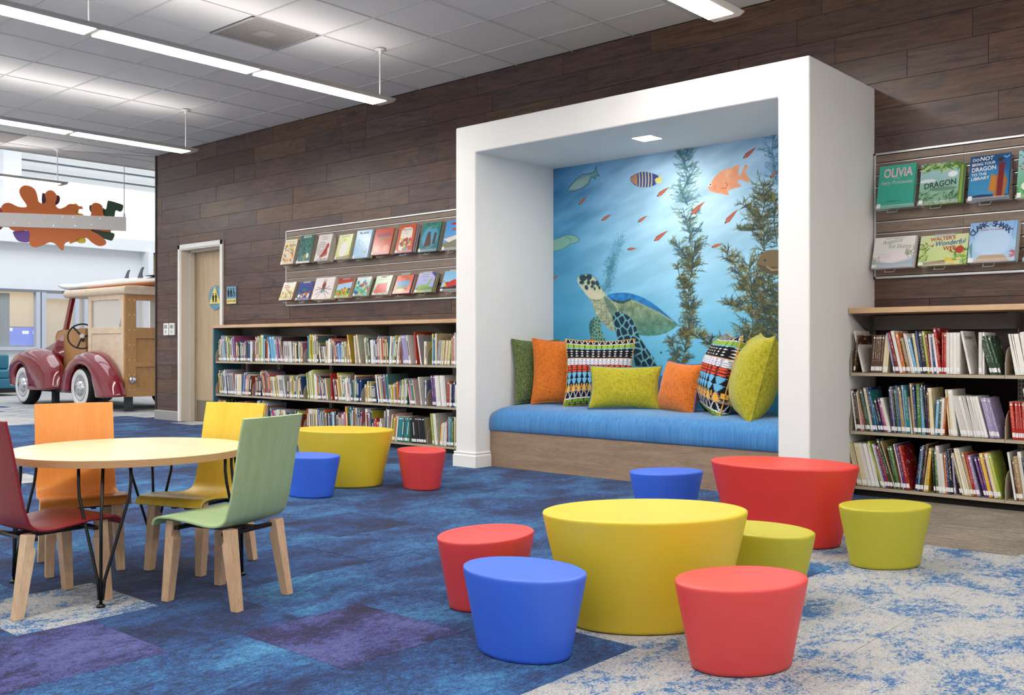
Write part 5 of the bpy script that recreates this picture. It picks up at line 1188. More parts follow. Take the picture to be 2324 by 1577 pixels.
lc('light blue picture book cut off by the niche, lower row of left display', (2010, 1066), (2230, 1055), (2080, 838), P_(gr('#7fb6dc', '#9ac6e4'), lambda a, x, y: (a.poly([(0, y*.8), (x, y*.6), (x, y), (0, y)], '#24242a'), a.poly([(x*.2, y*.62), (x*.6, y*.42), (x, y*.5), (x, y*.7), (x*.3, y*.8)], '#c4302a'), scat(a, ['#6f9a3a', '#d9b83a', '#b03a2e'], 14, .06, (0, .3, .5, .8), 2))), [])

# ================================================================== restroom door, signs, thermostats
DZT = 2.175
frame = struct(build('door_1', MB().hull2([(x, 6.545, z_) for x, z_ in ((-11.467, 0), (-11.395, 0), (-11.395, DZT), (-10.51, DZT), (-10.51, 0), (-10.442, 0), (-10.442, 2.245), (-11.467, 2.245))], [(x, 6.80, z_) for x, z_ in ((-11.467, 0), (-11.395, 0), (-11.395, DZT), (-10.51, DZT), (-10.51, 0), (-10.442, 0), (-10.442, 2.245), (-11.467, 2.245))]), M('door_frame_paint', '#d9cfc0', 0.5, 0.4)))
build('casing', MB().box(-11.467, -11.42, 6.535, 6.547, 0, 2.245).box(-10.49, -10.442, 6.535, 6.547, 0, 2.245).box(-11.467, -10.442, 6.535, 6.547, 2.19, 2.245), m_white, frame, bevel=0.002)
build('stop', MB().box(-11.395, -11.375, 6.66, 6.72, 0, DZT).box(-11.395, -10.51, 6.66, 6.72, DZT-0.02, DZT), MATS['door_frame_paint'], frame)
leaf = build('leaf', MB().box(-11.39, -10.515, 6.745, 6.785, 0.01, DZT-0.005), light_wood('door_oak', '#b7a083', '#cdb798', (9, 1, 0.8), 0.4, 'Object', 0, 0.12), frame)
build('kick_panel', MB().box(-11.36, -10.53, 6.741, 6.746, 0.02, 0.27), M('kick_steel', '#8d8478', 0.4, 0.5, Metallic=0.4), leaf)
m_sblue = M('sign_blue', '#6f98b4', 0.5, 0.3); m_syel = M('sign_yellow', '#e6d479', 0.5, 0.3); m_sdark = M('sign_dark', '#1c2428', 0.5, 0.3)
def person_sign(mb, x, z_, s, y0, y1):
    """standing figure of a restroom sign"""
    mb.lathe([(0.075*s, y0), (0.075*s, y1)], 12, (x, 0, z_+0.86*s), 'y')
    mb.prism([(x+u*s, z_+v*s) for u, v in ((-.13, .74), (.13, .74), (.17, .44), (.12, .44), (.09, .60), (.09, 0), (.01, 0), (.01, .38), (-.01, .38), (-.01, 0), (-.09, 0), (-.09, .60), (-.12, .44), (-.17, .44))], 'y', y0, y1)
def skirt_sign(mb, x, z_, s, y0, y1):
    mb.lathe([(0.075*s, y0), (0.075*s, y1)], 12, (x, 0, z_+0.86*s), 'y')
    mb.prism([(x+u*s, z_+v*s) for u, v in ((-.12, .74), (.12, .74), (.19, .46), (.14, .44), (.08, .60), (.17, .24), (.08, .24), (.08, 0), (.01, 0), (.01, .24), (-.01, .24), (-.01, 0), (-.08, 0), (-.08, .24), (-.17, .24), (-.08, .60), (-.14, .44), (-.19, .46))], 'y', y0, y1)
sg = thing('restroom_sign', 'round blue sign with yellow triangle on the restroom door', 'sign', (-10.915, 6.741, 1.565))
build('disc', MB().lathe([(0.15, -0.008), (0.152, -0.006), (0.152, 0.0)], 40, (0, 0, 0), 'y'), m_sblue, sg)
build('triangle', MB().prism([(-0.128, -0.075), (0.128, -0.075), (0.0, 0.146)], 'y', -0.014, -0.0085), m_syel, sg)
mb = MB(); person_sign(mb, 0.032, -0.055, 0.12, -0.018, -0.0145); build('figure', mb, m_sdark, sg)
mb = MB(); skirt_sign(mb, -0.032, -0.055, 0.12, -0.018, -0.0145); build('figure', mb, m_sdark, sg)
pz0, pz1, pxm = 1.462, 1.672, -10.26
sp = thing('restroom_sign', 'small blue and yellow rectangular restroom sign on the wall right of door', 'sign', (pxm, 6.556, pz0))
build('plate', MB().box(-0.1, 0.1, -0.008, 0, 0, 0.21), m_sblue, sp, bevel=0.002)
build('name_strip', MB().box(-0.097, 0.097, -0.0105, -0.008, 0.004, 0.062), m_syel, sp)
for f_, x_ in ((skirt_sign, -0.06), (person_sign, -0.005)):
    mb = MB(); f_(mb, x_, 0.085, 0.11, -0.0125, -0.0085); build('figure', mb, m_sdark, sp)
mb = MB(); mb.lathe([(0.0095, -0.0125), (0.0095, -0.0085)], 12, (0.045, 0, 0.178), 'y')
mb.prism([(0.04, 0.165), (0.052, 0.165), (0.055, 0.135), (0.075, 0.135), (0.08, 0.105), (0.072, 0.103), (0.066, 0.125), (0.044, 0.125)], 'y', -0.0125, -0.0085)
mb.loft([[(0.05+rr_*math.cos(k*math.pi/9), y_, 0.115+rr_*math.sin(k*math.pi/9)) for k in range(8, 19)] for rr_, y_ in ((0.028, -0.0085), (0.028, -0.0125), (0.022, -0.0125), (0.022, -0.0085), (0.028, -0.0085))], False, False)
build('wheelchair_figure', mb, m_sdark, sp)
link('lettering', text_mesh('RESTROOM', m_sdark, 0.034, 'CENTER', 0.01), sp, (0, -0.011, 0.034), (math.pi/2, 0, 0), (0.98, 1, 1))
for x_, lab in ((-11.755, 'left white thermostat with screen and round button pad'), (-11.61, 'right white thermostat with narrow screen beside the door frame')):
    th = thing('thermostat', lab, 'thermostat', (x_, 6.556, 1.10), 0, 'thermostats left of the door')
    build('body', MB().box(-0.06, 0.06, -0.025, 0, 0, 0.155), m_white, th, bevel=0.006)
    build('screen', MB().box(-0.035, 0.035, -0.0265, -0.024, 0.085, 0.135), M('lcd', '#8f9a94', 0.3), th)
    build('buttons', MB().lathe([(0.022, -0.028), (0.024, -0.025)], 14, (0, 0, 0.045), 'y'), M('button_grey', '#b9b9bb', 0.5), th)

# ================================================================== lobby beyond the wall's end
LX = -21.5
m_lw = M('lobby_white', '#e9ecf0', 0.7, 0.2)
lob = struct(build('wall_lobby', MB().box(LX-0.2, LX, -3, 11.35, 2.14, 3.14).box(LX-0.2, LX, -3, 14, 0, 0.92).box(LX-0.2, LX, 11.35, 14, 0, 3.14), m_lw))
build('head_trim', MB().box(LX, LX+0.05, -3, 11.3, 2.11, 2.17), M('window_frame_grey', '#7d848c', 0.5), lob)
struct(build('wall_lobby_side', MB().box(LX, LX+0.35, 11.33, 11.45, 0, 3.14), m_lw))
cove = struct(build('trim_2', MB().box(LX-1.8, LX+0.22, -3, 14, 3.14, 3.22).box(LX+0.16, LX+0.22, -3, 14, 3.22, 3.40), m_lw))
build('cove_strip', MB().box(LX-0.1, LX+0.05, -3, 14, 3.225, 3.235), emit('cove_light', '#fff4e4', 16.0), cove)
struct(build('wall_clerestory', MB().box(LX-1.9, LX-1.7, -3, 14, 3.2, 4.85), M('clerestory_wall', '#f1f4f5', 0.8, 0.1)))
cg = struct(build('window_1', MB().box(LX-1.83, LX-1.82, -3, 14, 4.85, 7.2), (lambda t: (t.b.inputs['Alpha'].__setattr__('default_value', 0.15), t.fin((0.8, 0.95, 0.98, 1), 0.05))[1])(NT('clerestory_glass'))))
for z_ in (4.98, 5.22, 5.9): build('mullion', MB().box(LX-1.76, LX-1.70, -3, 14, z_, z_+0.036), M('mullion_dark', '#4c5560', 0.5), cg)
col = struct(build('wall_column', MB().box(-22.7, -22.35, 8.62, 9.0, 3.22, 7.2), M('column_grey', '#c3cad6', 0.6, 0.3)))
# storefront: frames, panes, room behind
sf = struct(build('window_2', MB().box(LX-0.06, LX-0.05, -3, 11.3, 0.9, 2.14), (lambda t: (t.b.inputs['Alpha'].__setattr__('default_value', 0.22), t.fin((0.85, 0.9, 0.92, 1), 0.03))[1])(NT('storefront_glass'))))
m_wf = M('storefront_white', '#c3cad6', 0.5, 0.4)
for y_ in (5.2, 7.0, 8.98, 9.10, 9.82, 10.02, 11.2): build('window_post', MB().box(LX-0.08, LX+0.06, y_-0.045, y_+0.045, 0.02, 2.12), m_wf, sf)
build('window_sill', MB().box(LX-0.08, LX+0.10, -3, 8.95, 0.88, 0.95), m_wf, sf)
build('door_rail', MB().box(LX-0.02, LX+0.05, 9.1, 9.82, 1.99, 2.10), m_wf, sf)
struct(build('wall_office', MB().box(LX-2.6, LX-2.5, -3, 14, 0, 3.1).box(LX-2.6, LX-0.22, -3, 14, 3.0, 3.1), M('office_cream', '#e3cfa8', 0.8, 0.1)))
cu = build('office_curtain', MB().loft([[(LX-0.5+0.03*math.sin(y_*40), y_, z_) for y_ in np.linspace(7.2, 8.62, 60)] for z_ in (0.3, 2.1)], False, False), M('curtain_grey', '#4f565d', 0.8, 0.2), None); cu.modifiers.new('s', 'SOLIDIFY').thickness = 0.012
tag(cu, 'dark grey curtain behind the office window at the left edge', 'curtain')
mo = thing('monitor', 'computer screen with blue desktop behind the office window', 'monitor', (LX-0.6, 8.93, 0.93))
build('panel', MB().box(-0.03, 0.0, -0.33, 0.33, 0.02, 0.46), m_black, mo, bevel=0.005)
build('screen', MB().box(0.0, 0.004, -0.31, 0.31, 0.05, 0.44), emit('screen_blue', '#1d3fb8', 0.7), mo)
for y_, z_, w_ in ((-0.26, 0.36, 0.08), (0.05, 0.30, 0.14), (0.24, 0.30, 0.07)): build('icon', MB().box(0.004, 0.006, y_-w_/2, y_+w_/2, z_, z_+0.07), emit('icon_white', '#c9d4f0', 0.6), mo)
build('stand', MB().box(-0.12, 0.05, -0.1, 0.1, -0.02, 0.0).box(-0.05, -0.03, -0.03, 0.03, 0.0, 0.15), m_black, mo)
dk = build('office_desk', MB().box(LX-1.0, LX-0.56, 8.1, 9.6, 0.86, 0.91), m_white, None); tag(dk, 'white desk under the blue computer screen', 'desk')
build('leg', MB().box(LX-0.85, LX-0.8, 8.2, 8.3, 0.0, 0.86), m_white, dk); build('leg', MB().box(LX-0.85, LX-0.8, 9.4, 9.5, 0.0, 0.86), m_white, dk)
ol = thing('office_fill_light', 'added light panel that brightens the office behind the lobby windows', 'light', (LX-1.3, 8.0, 2.99))  # unseen fixture, added to brighten the office
build('diffuser', MB().box(-0.3, 0.3, -4, 3, -0.02, -0.005), emit('office_fill_glow', '#fff0d8', 3.5), ol); build('frame', MB().box(-0.33, 0.33, -4.03, 3.03, -0.005, 0.0), m_white, ol)
# teal lounge bench below the window
so = thing('lounge_bench', 'teal upholstered lounge bench under the office window', 'bench', (-20.3, 6.56, 0))
m_ts = M('teal_vinyl', '#2b6c86', 0.35, 0.5, var=0.08, vscale=2)
build('base', MB().box(-0.4, 0.4, -1.5, 1.45, 0.06, 0.14), m_black, so)
for k, (z0, z1) in enumerate(((0.14, 0.34), (0.34, 0.50))): build('seat_cushion', MB().box(-0.42, 0.42, -1.52, 1.47, z0, z1), m_ts, so, bevel=0.03)
build('back_cushion', MB().box(-0.42, -0.22, -1.52, 1.47, 0.50, 0.80), m_ts, so, bevel=0.04)
# weathered plank accent wall at the far end
acc = struct(build('wall_accent', MB().box(LX, LX+0.05, 11.45, 13.4, 0, 3.14), m_dark))
ar = random.Random(4); mm = {c: light_wood('accent_'+c[1:], c, c2, (1, 1, 1.0), 0.6, 'Object', 9, 0.35) for c, c2 in (('#7f7a3f', '#98914f'), ('#3f6a70', '#5a8488'), ('#9aa6b4', '#b5bec8'), ('#4f6b62', '#6a857a'))}
for k in range(14):
    z_ = 0.0; y_ = 11.45+0.14*k
    while z_ < 3.1:
        L_ = ar.uniform(0.5, 1.3); build('plank', MB().box(LX+0.05, LX+0.065, y_+0.003, y_+0.137, z_+0.004, min(3.12, z_+L_)-0.004), mm[ar.choice(list(mm))], acc); z_ += L_

# ------------------------------------------------------------------ hanging sculpture of cut-out shapes
HP = at_t(283, 505, 14.6); HD = Vector((0.531, 0.847, 0)); HN = Vector((0.847, -0.531, 0))     # beam end, direction, face normal
def on_beam(x, y, off=0.0):
    v = Vector(ray(x, y)); o = Vector((0, 0, EYE)); q = HP+HN*off
    k = (q-o).dot(HN)/v.dot(HN); return o+v*k
hs_ = thing('hanging_sculpture', 'white beam with orange, green and yellow cut-out shapes hung in the lobby', 'sculpture', HP)
def loc_(p): return Vector(p)-HP
def hq(x, y): return (x*0.20925, 330+y*0.20925)
a_, b_, c_, d_ = [loc_(on_beam(*q)) for q in ((286, 493), (-220, 475.5), (-220, 507.5), (286, 523.5))]
build('beam', MB().hull2([p+HN*0.05 for p in (a_, b_, c_, d_)], [p-HN*0.05 for p in (a_, b_, c_, d_)]), M('beam_white', '#d6cfca', 0.5, 0.4), hs_, bevel=0.004)
rv = MB()
for q in ((290, 758), (490, 775), (683, 780), (797, 785), (160, 850), (325, 853), (587, 873), (820, 875), (1090, 798), (995, 865), (1170, 885)):
    p = loc_(on_beam(*hq(*q)))+HN*0.052; rv.tube([p, p+HN*0.006], 0.009, 8)
o = build('rivets', rv, m_alu, hs_); o['kind'] = 'stuff'
def cut(pts, col, off, nm='cutout'):
    q = smooth_closed([loc_(on_beam(*hq(*p), off)) for p in pts], 5); q = [Vector(v) for v in q]
    build('cutout_shape', MB().hull2([v+HN*0.008 for v in q], [v-HN*0.008 for v in q]), M('cut_'+col[1:], col, 0.45, 0.4), hs_)
cut([(15, 670), (50, 630), (110, 625), (200, 665), (280, 670), (285, 640), (230, 560), (210, 490), (250, 440), (320, 440), (380, 480), (408, 560), (420, 610), (470, 632), (500, 600), (490, 530), (520, 492), (570, 490), (610, 530), (615, 580), (600, 640), (640, 685), (700, 670), (750, 637), (810, 640), (850, 658), (890, 663), (895, 690), (850, 690), (825, 720), (840, 745), (930, 760), (985, 755), (990, 660), (1020, 625), (1070, 628), (1110, 660), (1120, 740), (1160, 800), (1190, 930), (1150, 935), (1050, 920), (985, 920), (1090, 980), (1150, 1040), (1135, 1080), (1070, 1090), (1000, 1055), (940, 1005), (870, 1000), (830, 1020), (830, 1045), (740, 1045), (700, 1070), (690, 1130), (660, 1130), (600, 1070), (540, 1050), (470, 1080), (380, 1105), (330, 1080), (318, 1030), (325, 960), (290, 920), (180, 930), (110, 905), (90, 860), (60, 760), (30, 720)], '#c9672c', 0.02)
cut([(460, 640), (458, 530), (480, 520), (560, 545), (640, 545), (645, 610), (600, 650), (520, 660)], '#451c38', -0.02)
cut([(800, 640), (840, 640), (860, 680), (850, 730), (900, 745), (905, 780), (850, 830), (770, 760)], '#d0b32a', -0.02)
cut([(830, 1040), (770, 1065), (755, 1050), (820, 1000), (850, 985), (900, 980), (928, 1020), (920, 1055), (860, 1060)], '#dcc033', -0.02)
cut([(145, 960), (160, 930), (300, 925), (330, 960), (320, 1040), (260, 1050), (190, 1030)], '#6f4a9c', -0.02)
cut([(970, 690), (980, 648), (1060, 660), (1120, 680), (1150, 690), (1165, 620), (1185, 600), (1320, 640), (1337, 660), (1325, 705), (1300, 718), (1255, 708), (1240, 780), (1200, 930), (1230, 950), (1243, 975), (1220, 1025), (1190, 1030), (1100, 1000), (1000, 950), (980, 900), (1050, 800), (990, 730)], '#22462c', -0.025)
cut([(-120, 690), (-40, 650), (20, 690), (60, 760), (20, 900), (-60, 915), (-140, 850)], '#8a2f50', -0.06)
for q in ((282, 492), (-150, 478)):
    p = loc_(on_beam(*q)); build('cable', MB().tube([p, p+Vector((0, 0, 2.6))], 0.006, 6), M('cable_grey', '#8d9096', 0.4), hs_)
    build('cable_clip', MB().lathe([(0.016, 0.0), (0.014, 0.05), (0.008, 0.07)], 10, tuple(p)), m_alu, hs_, smooth=True)

# ================================================================== small wood-bodied car with a surfboard on its roof
SB, SF = 6.98, 8.05                                               # near and far body side (y)
def cq(x, y, Y=SB):
    """outline point of the photograph -> (x, z) on the lengthwise plane at y"""
    p = at_y(x*0.25367, 560+y*0.25367, Y); return (p.x, p.z)
m_maroon = M('maroon_lacquer', '#7d0f22', 0.12, 0.6, Coat_Weight=0.8, Coat_Roughness=0.05)
m_pw = light_wood('pale_birch', '#d8bfa2', '#e6d3bb', (2.5, 1, 6), 0.4, 'Object', 3, 0.10)
m_aw = light_wood('amber_birch', '#b3824e', '#c4935c', (1, 5, 2), 0.4, 'Object', 3, 0.12)
m_rub = M('tyre_rubber', '#101013', 0.6, 0.3); m_ww = M('whitewall', '#dcdcdc', 0.5, 0.4); m_chr = M('chrome', '#d8d8da', 0.08, 0.5, Metallic=1.0); m_rim = M('rim_grey', '#a9aaac', 0.3, 0.5, Metallic=0.5)
car = thing('car', 'small vintage car with maroon fenders and wooden box body in the lobby', 'car', (-15.0, 7.5, 0))
OFF = Vector((-15.0, 7.5, 0))
def cb(name, mb, mat, parent=None, **k):
    mb.v = [tuple(Vector(v)-OFF) for v in mb.v]; return build(name, mb, mat, parent or car, **k)
xr = cq(1120, 600)[0]                                             # rear face
zt, zb = cq(1110, 412)[1], cq(1125, 1345)[1]
xp = cq(785, 600)[0]                                              # front end of the wooden box
def frame_side(Y0, Y1, nm):
    zw1, zw0 = cq(1000, 475)[1], cq(950, 720)[1]; zr = cq(900, 780)[1]
    xw0, xw1 = cq(815, 600)[0], cq(1080, 600)[0]
    side = cb(nm, MB().box(xp, xr, Y0, Y1, zr, zt).box(xp, xr, Y0, Y1, zb, zr), m_pw, bevel=0.01)
    side.data = (lambda m: m.mesh(nm, m_pw))(MB())
    m = MB(); m.box(xp, xw0, Y0, Y1, zb+0.45, zt).box(xw1, xr-0.051, Y0, Y1, zb, zt).box(xw0, xw1, Y0, Y1, zw1, zt).box(xw0, xw1, Y0, Y1, zr, zw0)
    m.box(xw0, xw1, Y0+0.012, Y1-0.012, zb, zr); m.box(xp, xw0, Y0+0.012, Y1-0.012, zb, zb+0.45)
    m.v = [tuple(Vector(v)-OFF) for v in m.v]; side.data = m.mesh(nm, m_pw)
    gl = cb('window_glass', MB().box(xw0, xw1, (Y0+Y1)/2-0.002, (Y0+Y1)/2+0.002, zw0, zw1), m_acr, side)
    cb('window_corner', MB().prism([(xw1, zw1), (xw1-0.10, zw1), (xw1-0.04, zw1-0.03), (xw1, zw1-0.10)], 'y', Y0+0.004, Y1-0.004), m_pw, side)
    return side
frame_side(SB, SB+0.05, 'side_panel'); frame_side(SF-0.05, SF, 'side_panel')
# rear face with window, rail and recessed panels
zw1, zw0 = at_x(1190*0.25367, 560+478*0.25367, xr).z, at_x(1190*0.25367, 560+722*0.25367, xr).z
yl, yr_ = SB+0.17, SF-0.17
r = cb('rear_panel', MB().box(xr-0.05, xr, SB, yl, zb, zt).box(xr-0.05, xr, yr_, SF, zb, zt).box(xr-0.05, xr, yl, yr_, zw1, zt).box(xr-0.05, xr, yl, yr_, zw0-0.16, zw0).box(xr-0.05, xr, yl, yr_, zb, zb+0.14).box(xr-0.05, xr, yl, yr_, (zb+zw0)/2-0.07, (zb+zw0)/2).box(xr-0.05, xr-0.03, yl, yr_, zb, zw0), m_aw)
cb('rear_glass', MB().box(xr-0.03, xr-0.026, yl, yr_, zw0, zw1), m_acr, r)
sc = MB()
for k in range(7):
    for y_ in (SB+0.06, yl-0.03): sc.tube([(xr-0.001, y_, zb+0.1+k*(zt-zb-0.2)/6), (xr+0.004, y_, zb+0.1+k*(zt-zb-0.2)/6)], 0.010, 6)
o = cb('screws', sc, m_alu, r); o['kind'] = 'stuff'
kp = at_x(1178*0.25367, 560+1190*0.25367, xr)
cb('fuel_cap', MB().lathe([(0.05, 0.0), (0.055, 0.02), (0.05, 0.05), (0.02, 0.06)], 18, tuple(kp), 'x'), m_chr, r, smooth=True)
# roof, slightly crowned with rounded edges
x_f = cq(592, 400)[0]; zr1 = cq(1100, 345)[1]
rp = rounded([(SB-0.05, zt-0.02), (SF+0.05, zt-0.02), (SF+0.05, zt+0.10), (SF-0.12, zr1), (SB+0.12, zr1), (SB-0.05, zt+0.10)], 0.08, 4)
cb('roof', MB().prism(rp, 'x', x_f, xr+0.05), m_pw, bevel=0.035, seg=3, smooth=True)
# door/cowl panel, windscreen posts, dash hood, bonnet
dp = [cq(*q, SB+0.22) for q in ((497, 800), (520, 752), (560, 738), (770, 728), (780, 1290), (515, 1285), (505, 1150), (490, 1000))]
cb('door_panel', MB().prism(rounded(dp, 0.03), 'y', SB+0.21, SB+0.25), m_aw); cb('door_panel', MB().prism(rounded(dp, 0.03), 'y', SF-0.05, SF-0.01), m_aw)
cb('edge_trim', MB().tube([(x_, SB+0.205, z_) for x_, z_ in [cq(*q, SB+0.205) for q in ((512, 1285), (503, 1150), (490, 1000), (497, 800), (520, 752), (560, 738))]], 0.008, 6), m_ww)
def post(a, b, Y): pa, pb = cq(*a), cq(*b); return MB().hull2([(pa[0]-0.05, Y, pa[1]), (pa[0]+0.05, Y, pa[1]), (pa[0]+0.05, Y+0.05, pa[1]), (pa[0]-0.05, Y+0.05, pa[1])], [(pb[0]-0.05, Y, pb[1]), (pb[0]+0.05, Y, pb[1]), (pb[0]+0.05, Y+0.05, pb[1]), (pb[0]-0.05, Y+0.05, pb[1])])
cb('windscreen_post', post((612, 430), (548, 742), SB+0.05), m_maroon); cb('windscreen_post', post((612, 430), (548, 742), SF-0.10), m_maroon)
# bonnet: rounded tunnel narrowing to the front
secs = []
for x_, hw, zb_, zt_ in ((cq(500, 0, 7.06)[0], 0.47, 0.45, cq(520, 752)[1]), (cq(450, 0, 7.06)[0], 0.45, 0.45, cq(450, 790)[1]-0.01), (cq(380, 0, 7.1)[0], 0.36, 0.45, cq(450, 810)[1]-0.06), (cq(250, 0, 7.1)[0], 0.30, 0.45, cq(450, 830)[1]-0.14), (cq(170, 0, 7.1)[0], 0.22, 0.45, cq(450, 860)[1]-0.22)):
    yc = (SB+SF)/2; ring = []
    for k in range(17):
        a = math.pi*k/16; ring.append((x_, yc-hw*math.copysign(abs(math.cos(a))**0.5, math.cos(a)), zb_+(zt_-zb_)*abs(math.sin(a))**0.5))
    secs.append(ring)
cb('bonnet', MB().loft(secs, True, True), m_maroon, smooth=True)
def fender(outer, arch, y_in, y_out, nm):
    """outer silhouette and wheel arch, both as outline points front -> rear of the photograph"""
    O = [Vector((*cq(*q, y_out+0.12), 0)) for q in outer]; I = [Vector((*cq(*q, y_out), 0)) for q in arch]
    O = smooth_open(O, 6); n = len(O)
    S = smooth_open(I, 6); I2 = [S[min(len(S)-1, int(round(k*(len(S)-1)/(n-1))))] for k in range(n)]
    rings = []
    for o_, i_ in zip(O, I2):
        m1 = o_.lerp(i_, 0.10); m2_ = o_.lerp(i_, 0.35); m3_ = o_.lerp(i_, 0.72)
        rings.append([(o_.x, y_in, o_.y), (o_.x, y_in-0.10, o_.y), (m1.x, y_out+0.07, m1.y), (m2_.x, y_out+0.012, m2_.y), (m3_.x, y_out-0.01, m3_.y), (i_.x, y_out, i_.y), (i_.x, y_out+0.03, i_.y), (i_.x, y_in, i_.y)])
    return cb(nm, MB().loft(rings, True, True), m_maroon, smooth=True, sub=1)
fender([(565, 1305), (585, 1180), (620, 1060), (690, 965), (790, 925), (880, 950), (960, 1040), (1035, 1190), (1075, 1350)], [(590, 1300), (600, 1190), (640, 1090), (700, 1052), (760, 1070), (800, 1130), (820, 1220), (835, 1300), (845, 1355)], SB+0.02, SB-0.26, 'rear_fender')
fender([(118, 1245), (104, 1110), (120, 1010), (180, 940), (260, 905), (340, 912), (410, 945), (460, 1010), (495, 1090), (512, 1282)], [(125, 1245), (118, 1140), (140, 1070), (180, 1045), (210, 1080), (225, 1140), (232, 1210), (238, 1281), (260, 1284), (330, 1284)], SB+0.10, SB-0.22, 'front_fender')
for sfx, outer, arch in (('rear_fender', [(565, 1305), (620, 1060), (790, 925), (960, 1040), (1075, 1350)], [(590, 1300), (640, 1090), (760, 1070), (820, 1220), (845, 1355)]), ('front_fender', [(118, 1245), (120, 1010), (260, 905), (460, 1010), (512, 1282)], [(125, 1245), (140, 1070), (210, 1080), (232, 1210), (330, 1284)])):
    O = smooth_open([Vector((*cq(*q, SB-0.1), 0)) for q in outer], 5); I = smooth_open([Vector((*cq(*q, SB-0.1), 0)) for q in arch], 5)
    cb(sfx, MB().loft([[(o_.x, SF-0.02, o_.y), (o_.x, SF+0.14, o_.y), (o_.lerp(i_, .3).x, SF+0.24, o_.lerp(i_, .3).y), (i_.x, SF+0.24, i_.y), (i_.x, SF-0.02, i_.y)] for o_, i_ in zip(O, I)], True, True), m_maroon, smooth=True)
def wheel(cx, cz, y, R, s):
    """s=-1: outer face towards the camera side"""
    t_ = cb('wheel', MB().lathe([(R*0.62, -0.02*0), (R*0.70, s*0.02), (R*0.90, s*0.025), (R, -s*0.01), (R, -s*0.14), (R*0.9, -s*0.17), (R*0.6, -s*0.17)], 40, (cx, y, cz), 'y'), m_rub, smooth=True)
    def sub_(nm, prof, mat): cb(nm, MB().lathe([(rr*R, s*h_) for rr, h_ in prof], 40, (cx, y, cz), 'y'), mat, t_, smooth=True)
    sub_('whitewall', [(0.60, 0.015), (0.63, 0.026), (0.72, 0.032), (0.86, 0.030), (0.885, 0.022)], m_ww)
    sub_('rim', [(0.62, 0.02), (0.58, 0.03), (0.52, 0.01), (0.40, 0.0), (0.38, -0.02)], m_rim)
    sub_('hub_cap', [(0.40, 0.0), (0.39, 0.02), (0.33, 0.05), (0.2, 0.075), (0.06, 0.085), (0.01, 0.086)], m_chr)
R0 = 0.325
wx, wx2 = cq(717, 1235, SB-0.2)[0], cq(222, 1235, SB-0.17)[0]
for x_ in (wx, wx2):
    wheel(x_, R0, SB-0.18, R0, -1); wheel(x_, R0, SF+0.18, R0, 1)
cb('axle', MB().tube([(wx, SB-0.1, R0), (wx, SF+0.1, R0)], 0.03, 8).tube([(wx2, SB-0.1, R0), (wx2, SF+0.1, R0)], 0.03, 8), m_black)
cb('floor_pan', MB().box(wx2, xr-0.06, SB+0.05, SF-0.05, zb, zb+0.05), m_black)
for x_, y_ in ((xr-0.10, SB+0.10), (xr-0.10, SF-0.12), (cq(487, 1300, SB+0.1)[0], SB+0.12), (cq(487, 1300, SB+0.1)[0], SF-0.12)):
    st = cb('stand', MB().box(x_-0.06, x_+0.06, y_-0.04, y_+0.04, 0.006, zb+0.02).box(x_-0.1, x_+0.1, y_-0.08, y_+0.08, 0.0, 0.008), M('stand_steel', '#3a3b3f', 0.5, 0.4))
# steering wheel
sc_ = Vector((cq(735, 800, SB+0.13)[0], SB+0.13, cq(735, 800, SB+0.13)[1])); ax = Vector((0.80, -0.45, 0.38)).normalized(); e1 = ax.cross(Vector((0, 1, 0))).normalized(); e2 = ax.cross(e1)
rg = [sc_+(e1*math.cos(2*math.pi*k/32)+e2*math.sin(2*math.pi*k/32))*0.21 for k in range(33)]
sw = cb('steering_wheel', MB().tube(rg, 0.013, 8, False), m_black, smooth=True)
for k in range(3):
    a = 2*math.pi*k/3+0.5; cb('spoke', MB().tube([sc_-ax*0.02, sc_+(e1*math.cos(a)+e2*math.sin(a))*0.21], 0.014, 6), m_black, sw)
cb('horn_button', MB().tube([sc_-ax*0.03, sc_+ax*0.02], [0.04, 0.035], 14), M('horn_cream', '#d9d0bd', 0.4), sw); cb('column', MB().tube([sc_-ax*0.02, sc_-ax*0.5], 0.02, 8), m_black, sw)
cb('seat', MB().box(xp+0.15, xp+0.75, SB+0.12, SF-0.12, zb+0.05, zb+0.42), M('seat_vinyl', '#7a5a3c', 0.5), bevel=0.03)

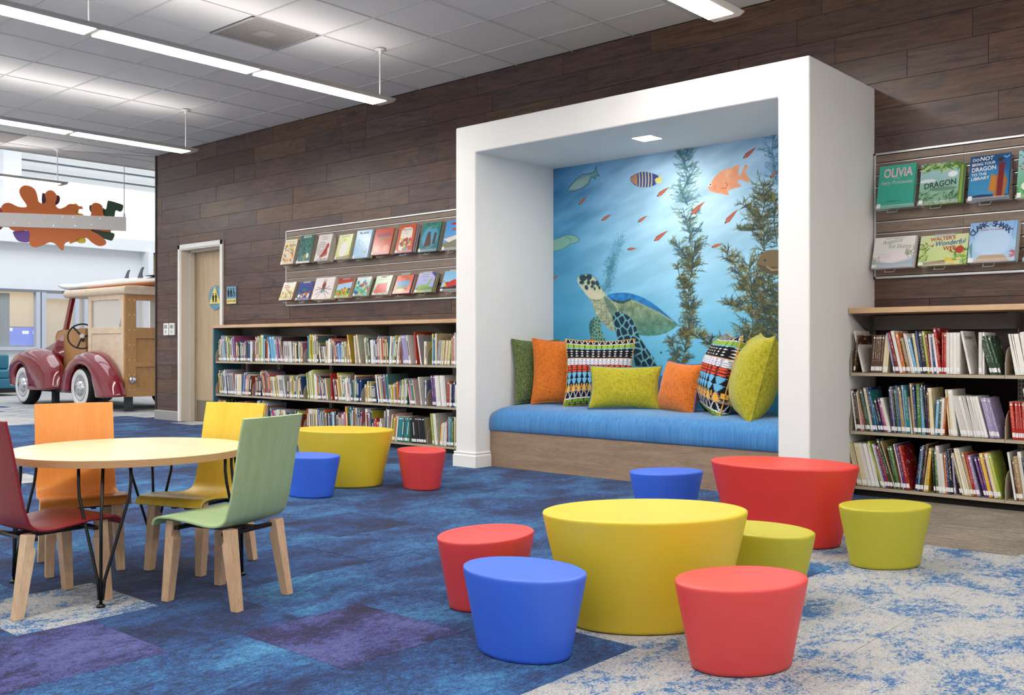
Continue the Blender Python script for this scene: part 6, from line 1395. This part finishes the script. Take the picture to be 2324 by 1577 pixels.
# surfboard lying on the roof, nose to the front
bx0, bx1 = at_y(141, 650, 7.5).x, xr+0.75; zb0 = zr1+0.005
sb = thing('surfboard', 'white and orange surfboard with three fins on the wooden car roof', 'surfboard', (bx0, 7.5, zb0))
rings = []; Lb = bx1-bx0
for k in range(33):
    u = k/32; hw = 0.27*(math.sin(math.pi*min(0.98, 0.03+u*0.94))**0.55); lift = 0.07*max(0, 1-u*4)**2; th = 0.15*(math.sin(math.pi*(0.03+0.92*u)))**0.4
    rings.append([(u*Lb, hw*math.cos(a), 0.075+lift+th*0.6*math.sin(a)) for a in [2*math.pi*j/20 for j in range(20)]])
mb = MB().loft(rings, True, True)
t = NT('board_resin'); so_ = t.n('ShaderNodeSeparateXYZ'); t.l(t.n('ShaderNodeTexCoord').outputs['Generated'], so_.inputs[0])
edge = t.math('ADD', t.math('MULTIPLY', so_.outputs[0], -0.12), so_.outputs[2])
m_board = t.fin(t.ramp(edge, [(0.22, '#c9763c'), (0.36, '#e9e6de')]), 0.2, 0.5, Coat_Weight=0.5)
build('board', mb, m_board, sb, smooth=True)
build('tail_pad', MB().box(Lb*0.80, Lb*0.98, -0.18, 0.18, 0.145, 0.157), m_black, sb, bevel=0.003)
for fx_, fy_ in ((0.56, -0.02), (0.73, -0.15), (0.75, 0.10)):
    f0 = fx_*Lb; fin = [(f0, 0.13), (f0+0.13, 0.13), (f0+0.12, 0.19), (f0+0.15, 0.26), (f0+0.18, 0.29), (f0+0.12, 0.28), (f0+0.06, 0.22)]
    build('fin', MB().prism(smooth_closed(fin, 3), 'y', fy_-0.008, fy_+0.008), M('fin_grey', '#4d5158', 0.35), sb)
build('roof_pad', MB().box(0.55, 0.62, -0.25, 0.25, -0.004, 0.012), m_black, sb)

# ================================================================== high ceiling over the car, with an added glowing panel for the lobby
struct(build('ceiling_lobby', MB().box(-24, -19.5, -3, 14, 7.2, 7.3).box(-14.2, -13.3, -3, 14, 7.2, 7.3), m_lw))
sky = struct(build('lobby_fill_panel', MB().box(-19.5, -14.2, 1.0, 13.5, 7.22, 7.25), emit('lobby_fill_glow', '#f2f8ff', 1.7)))  # no skylight known here; glowing panel added to brighten the lobby
for k in range(6): build('fill_panel_bar', MB().box(-19.5, -14.2, 1.0+2.5*k-0.04, 1.0+2.5*k+0.04, 7.18, 7.22), m_wf, sky)
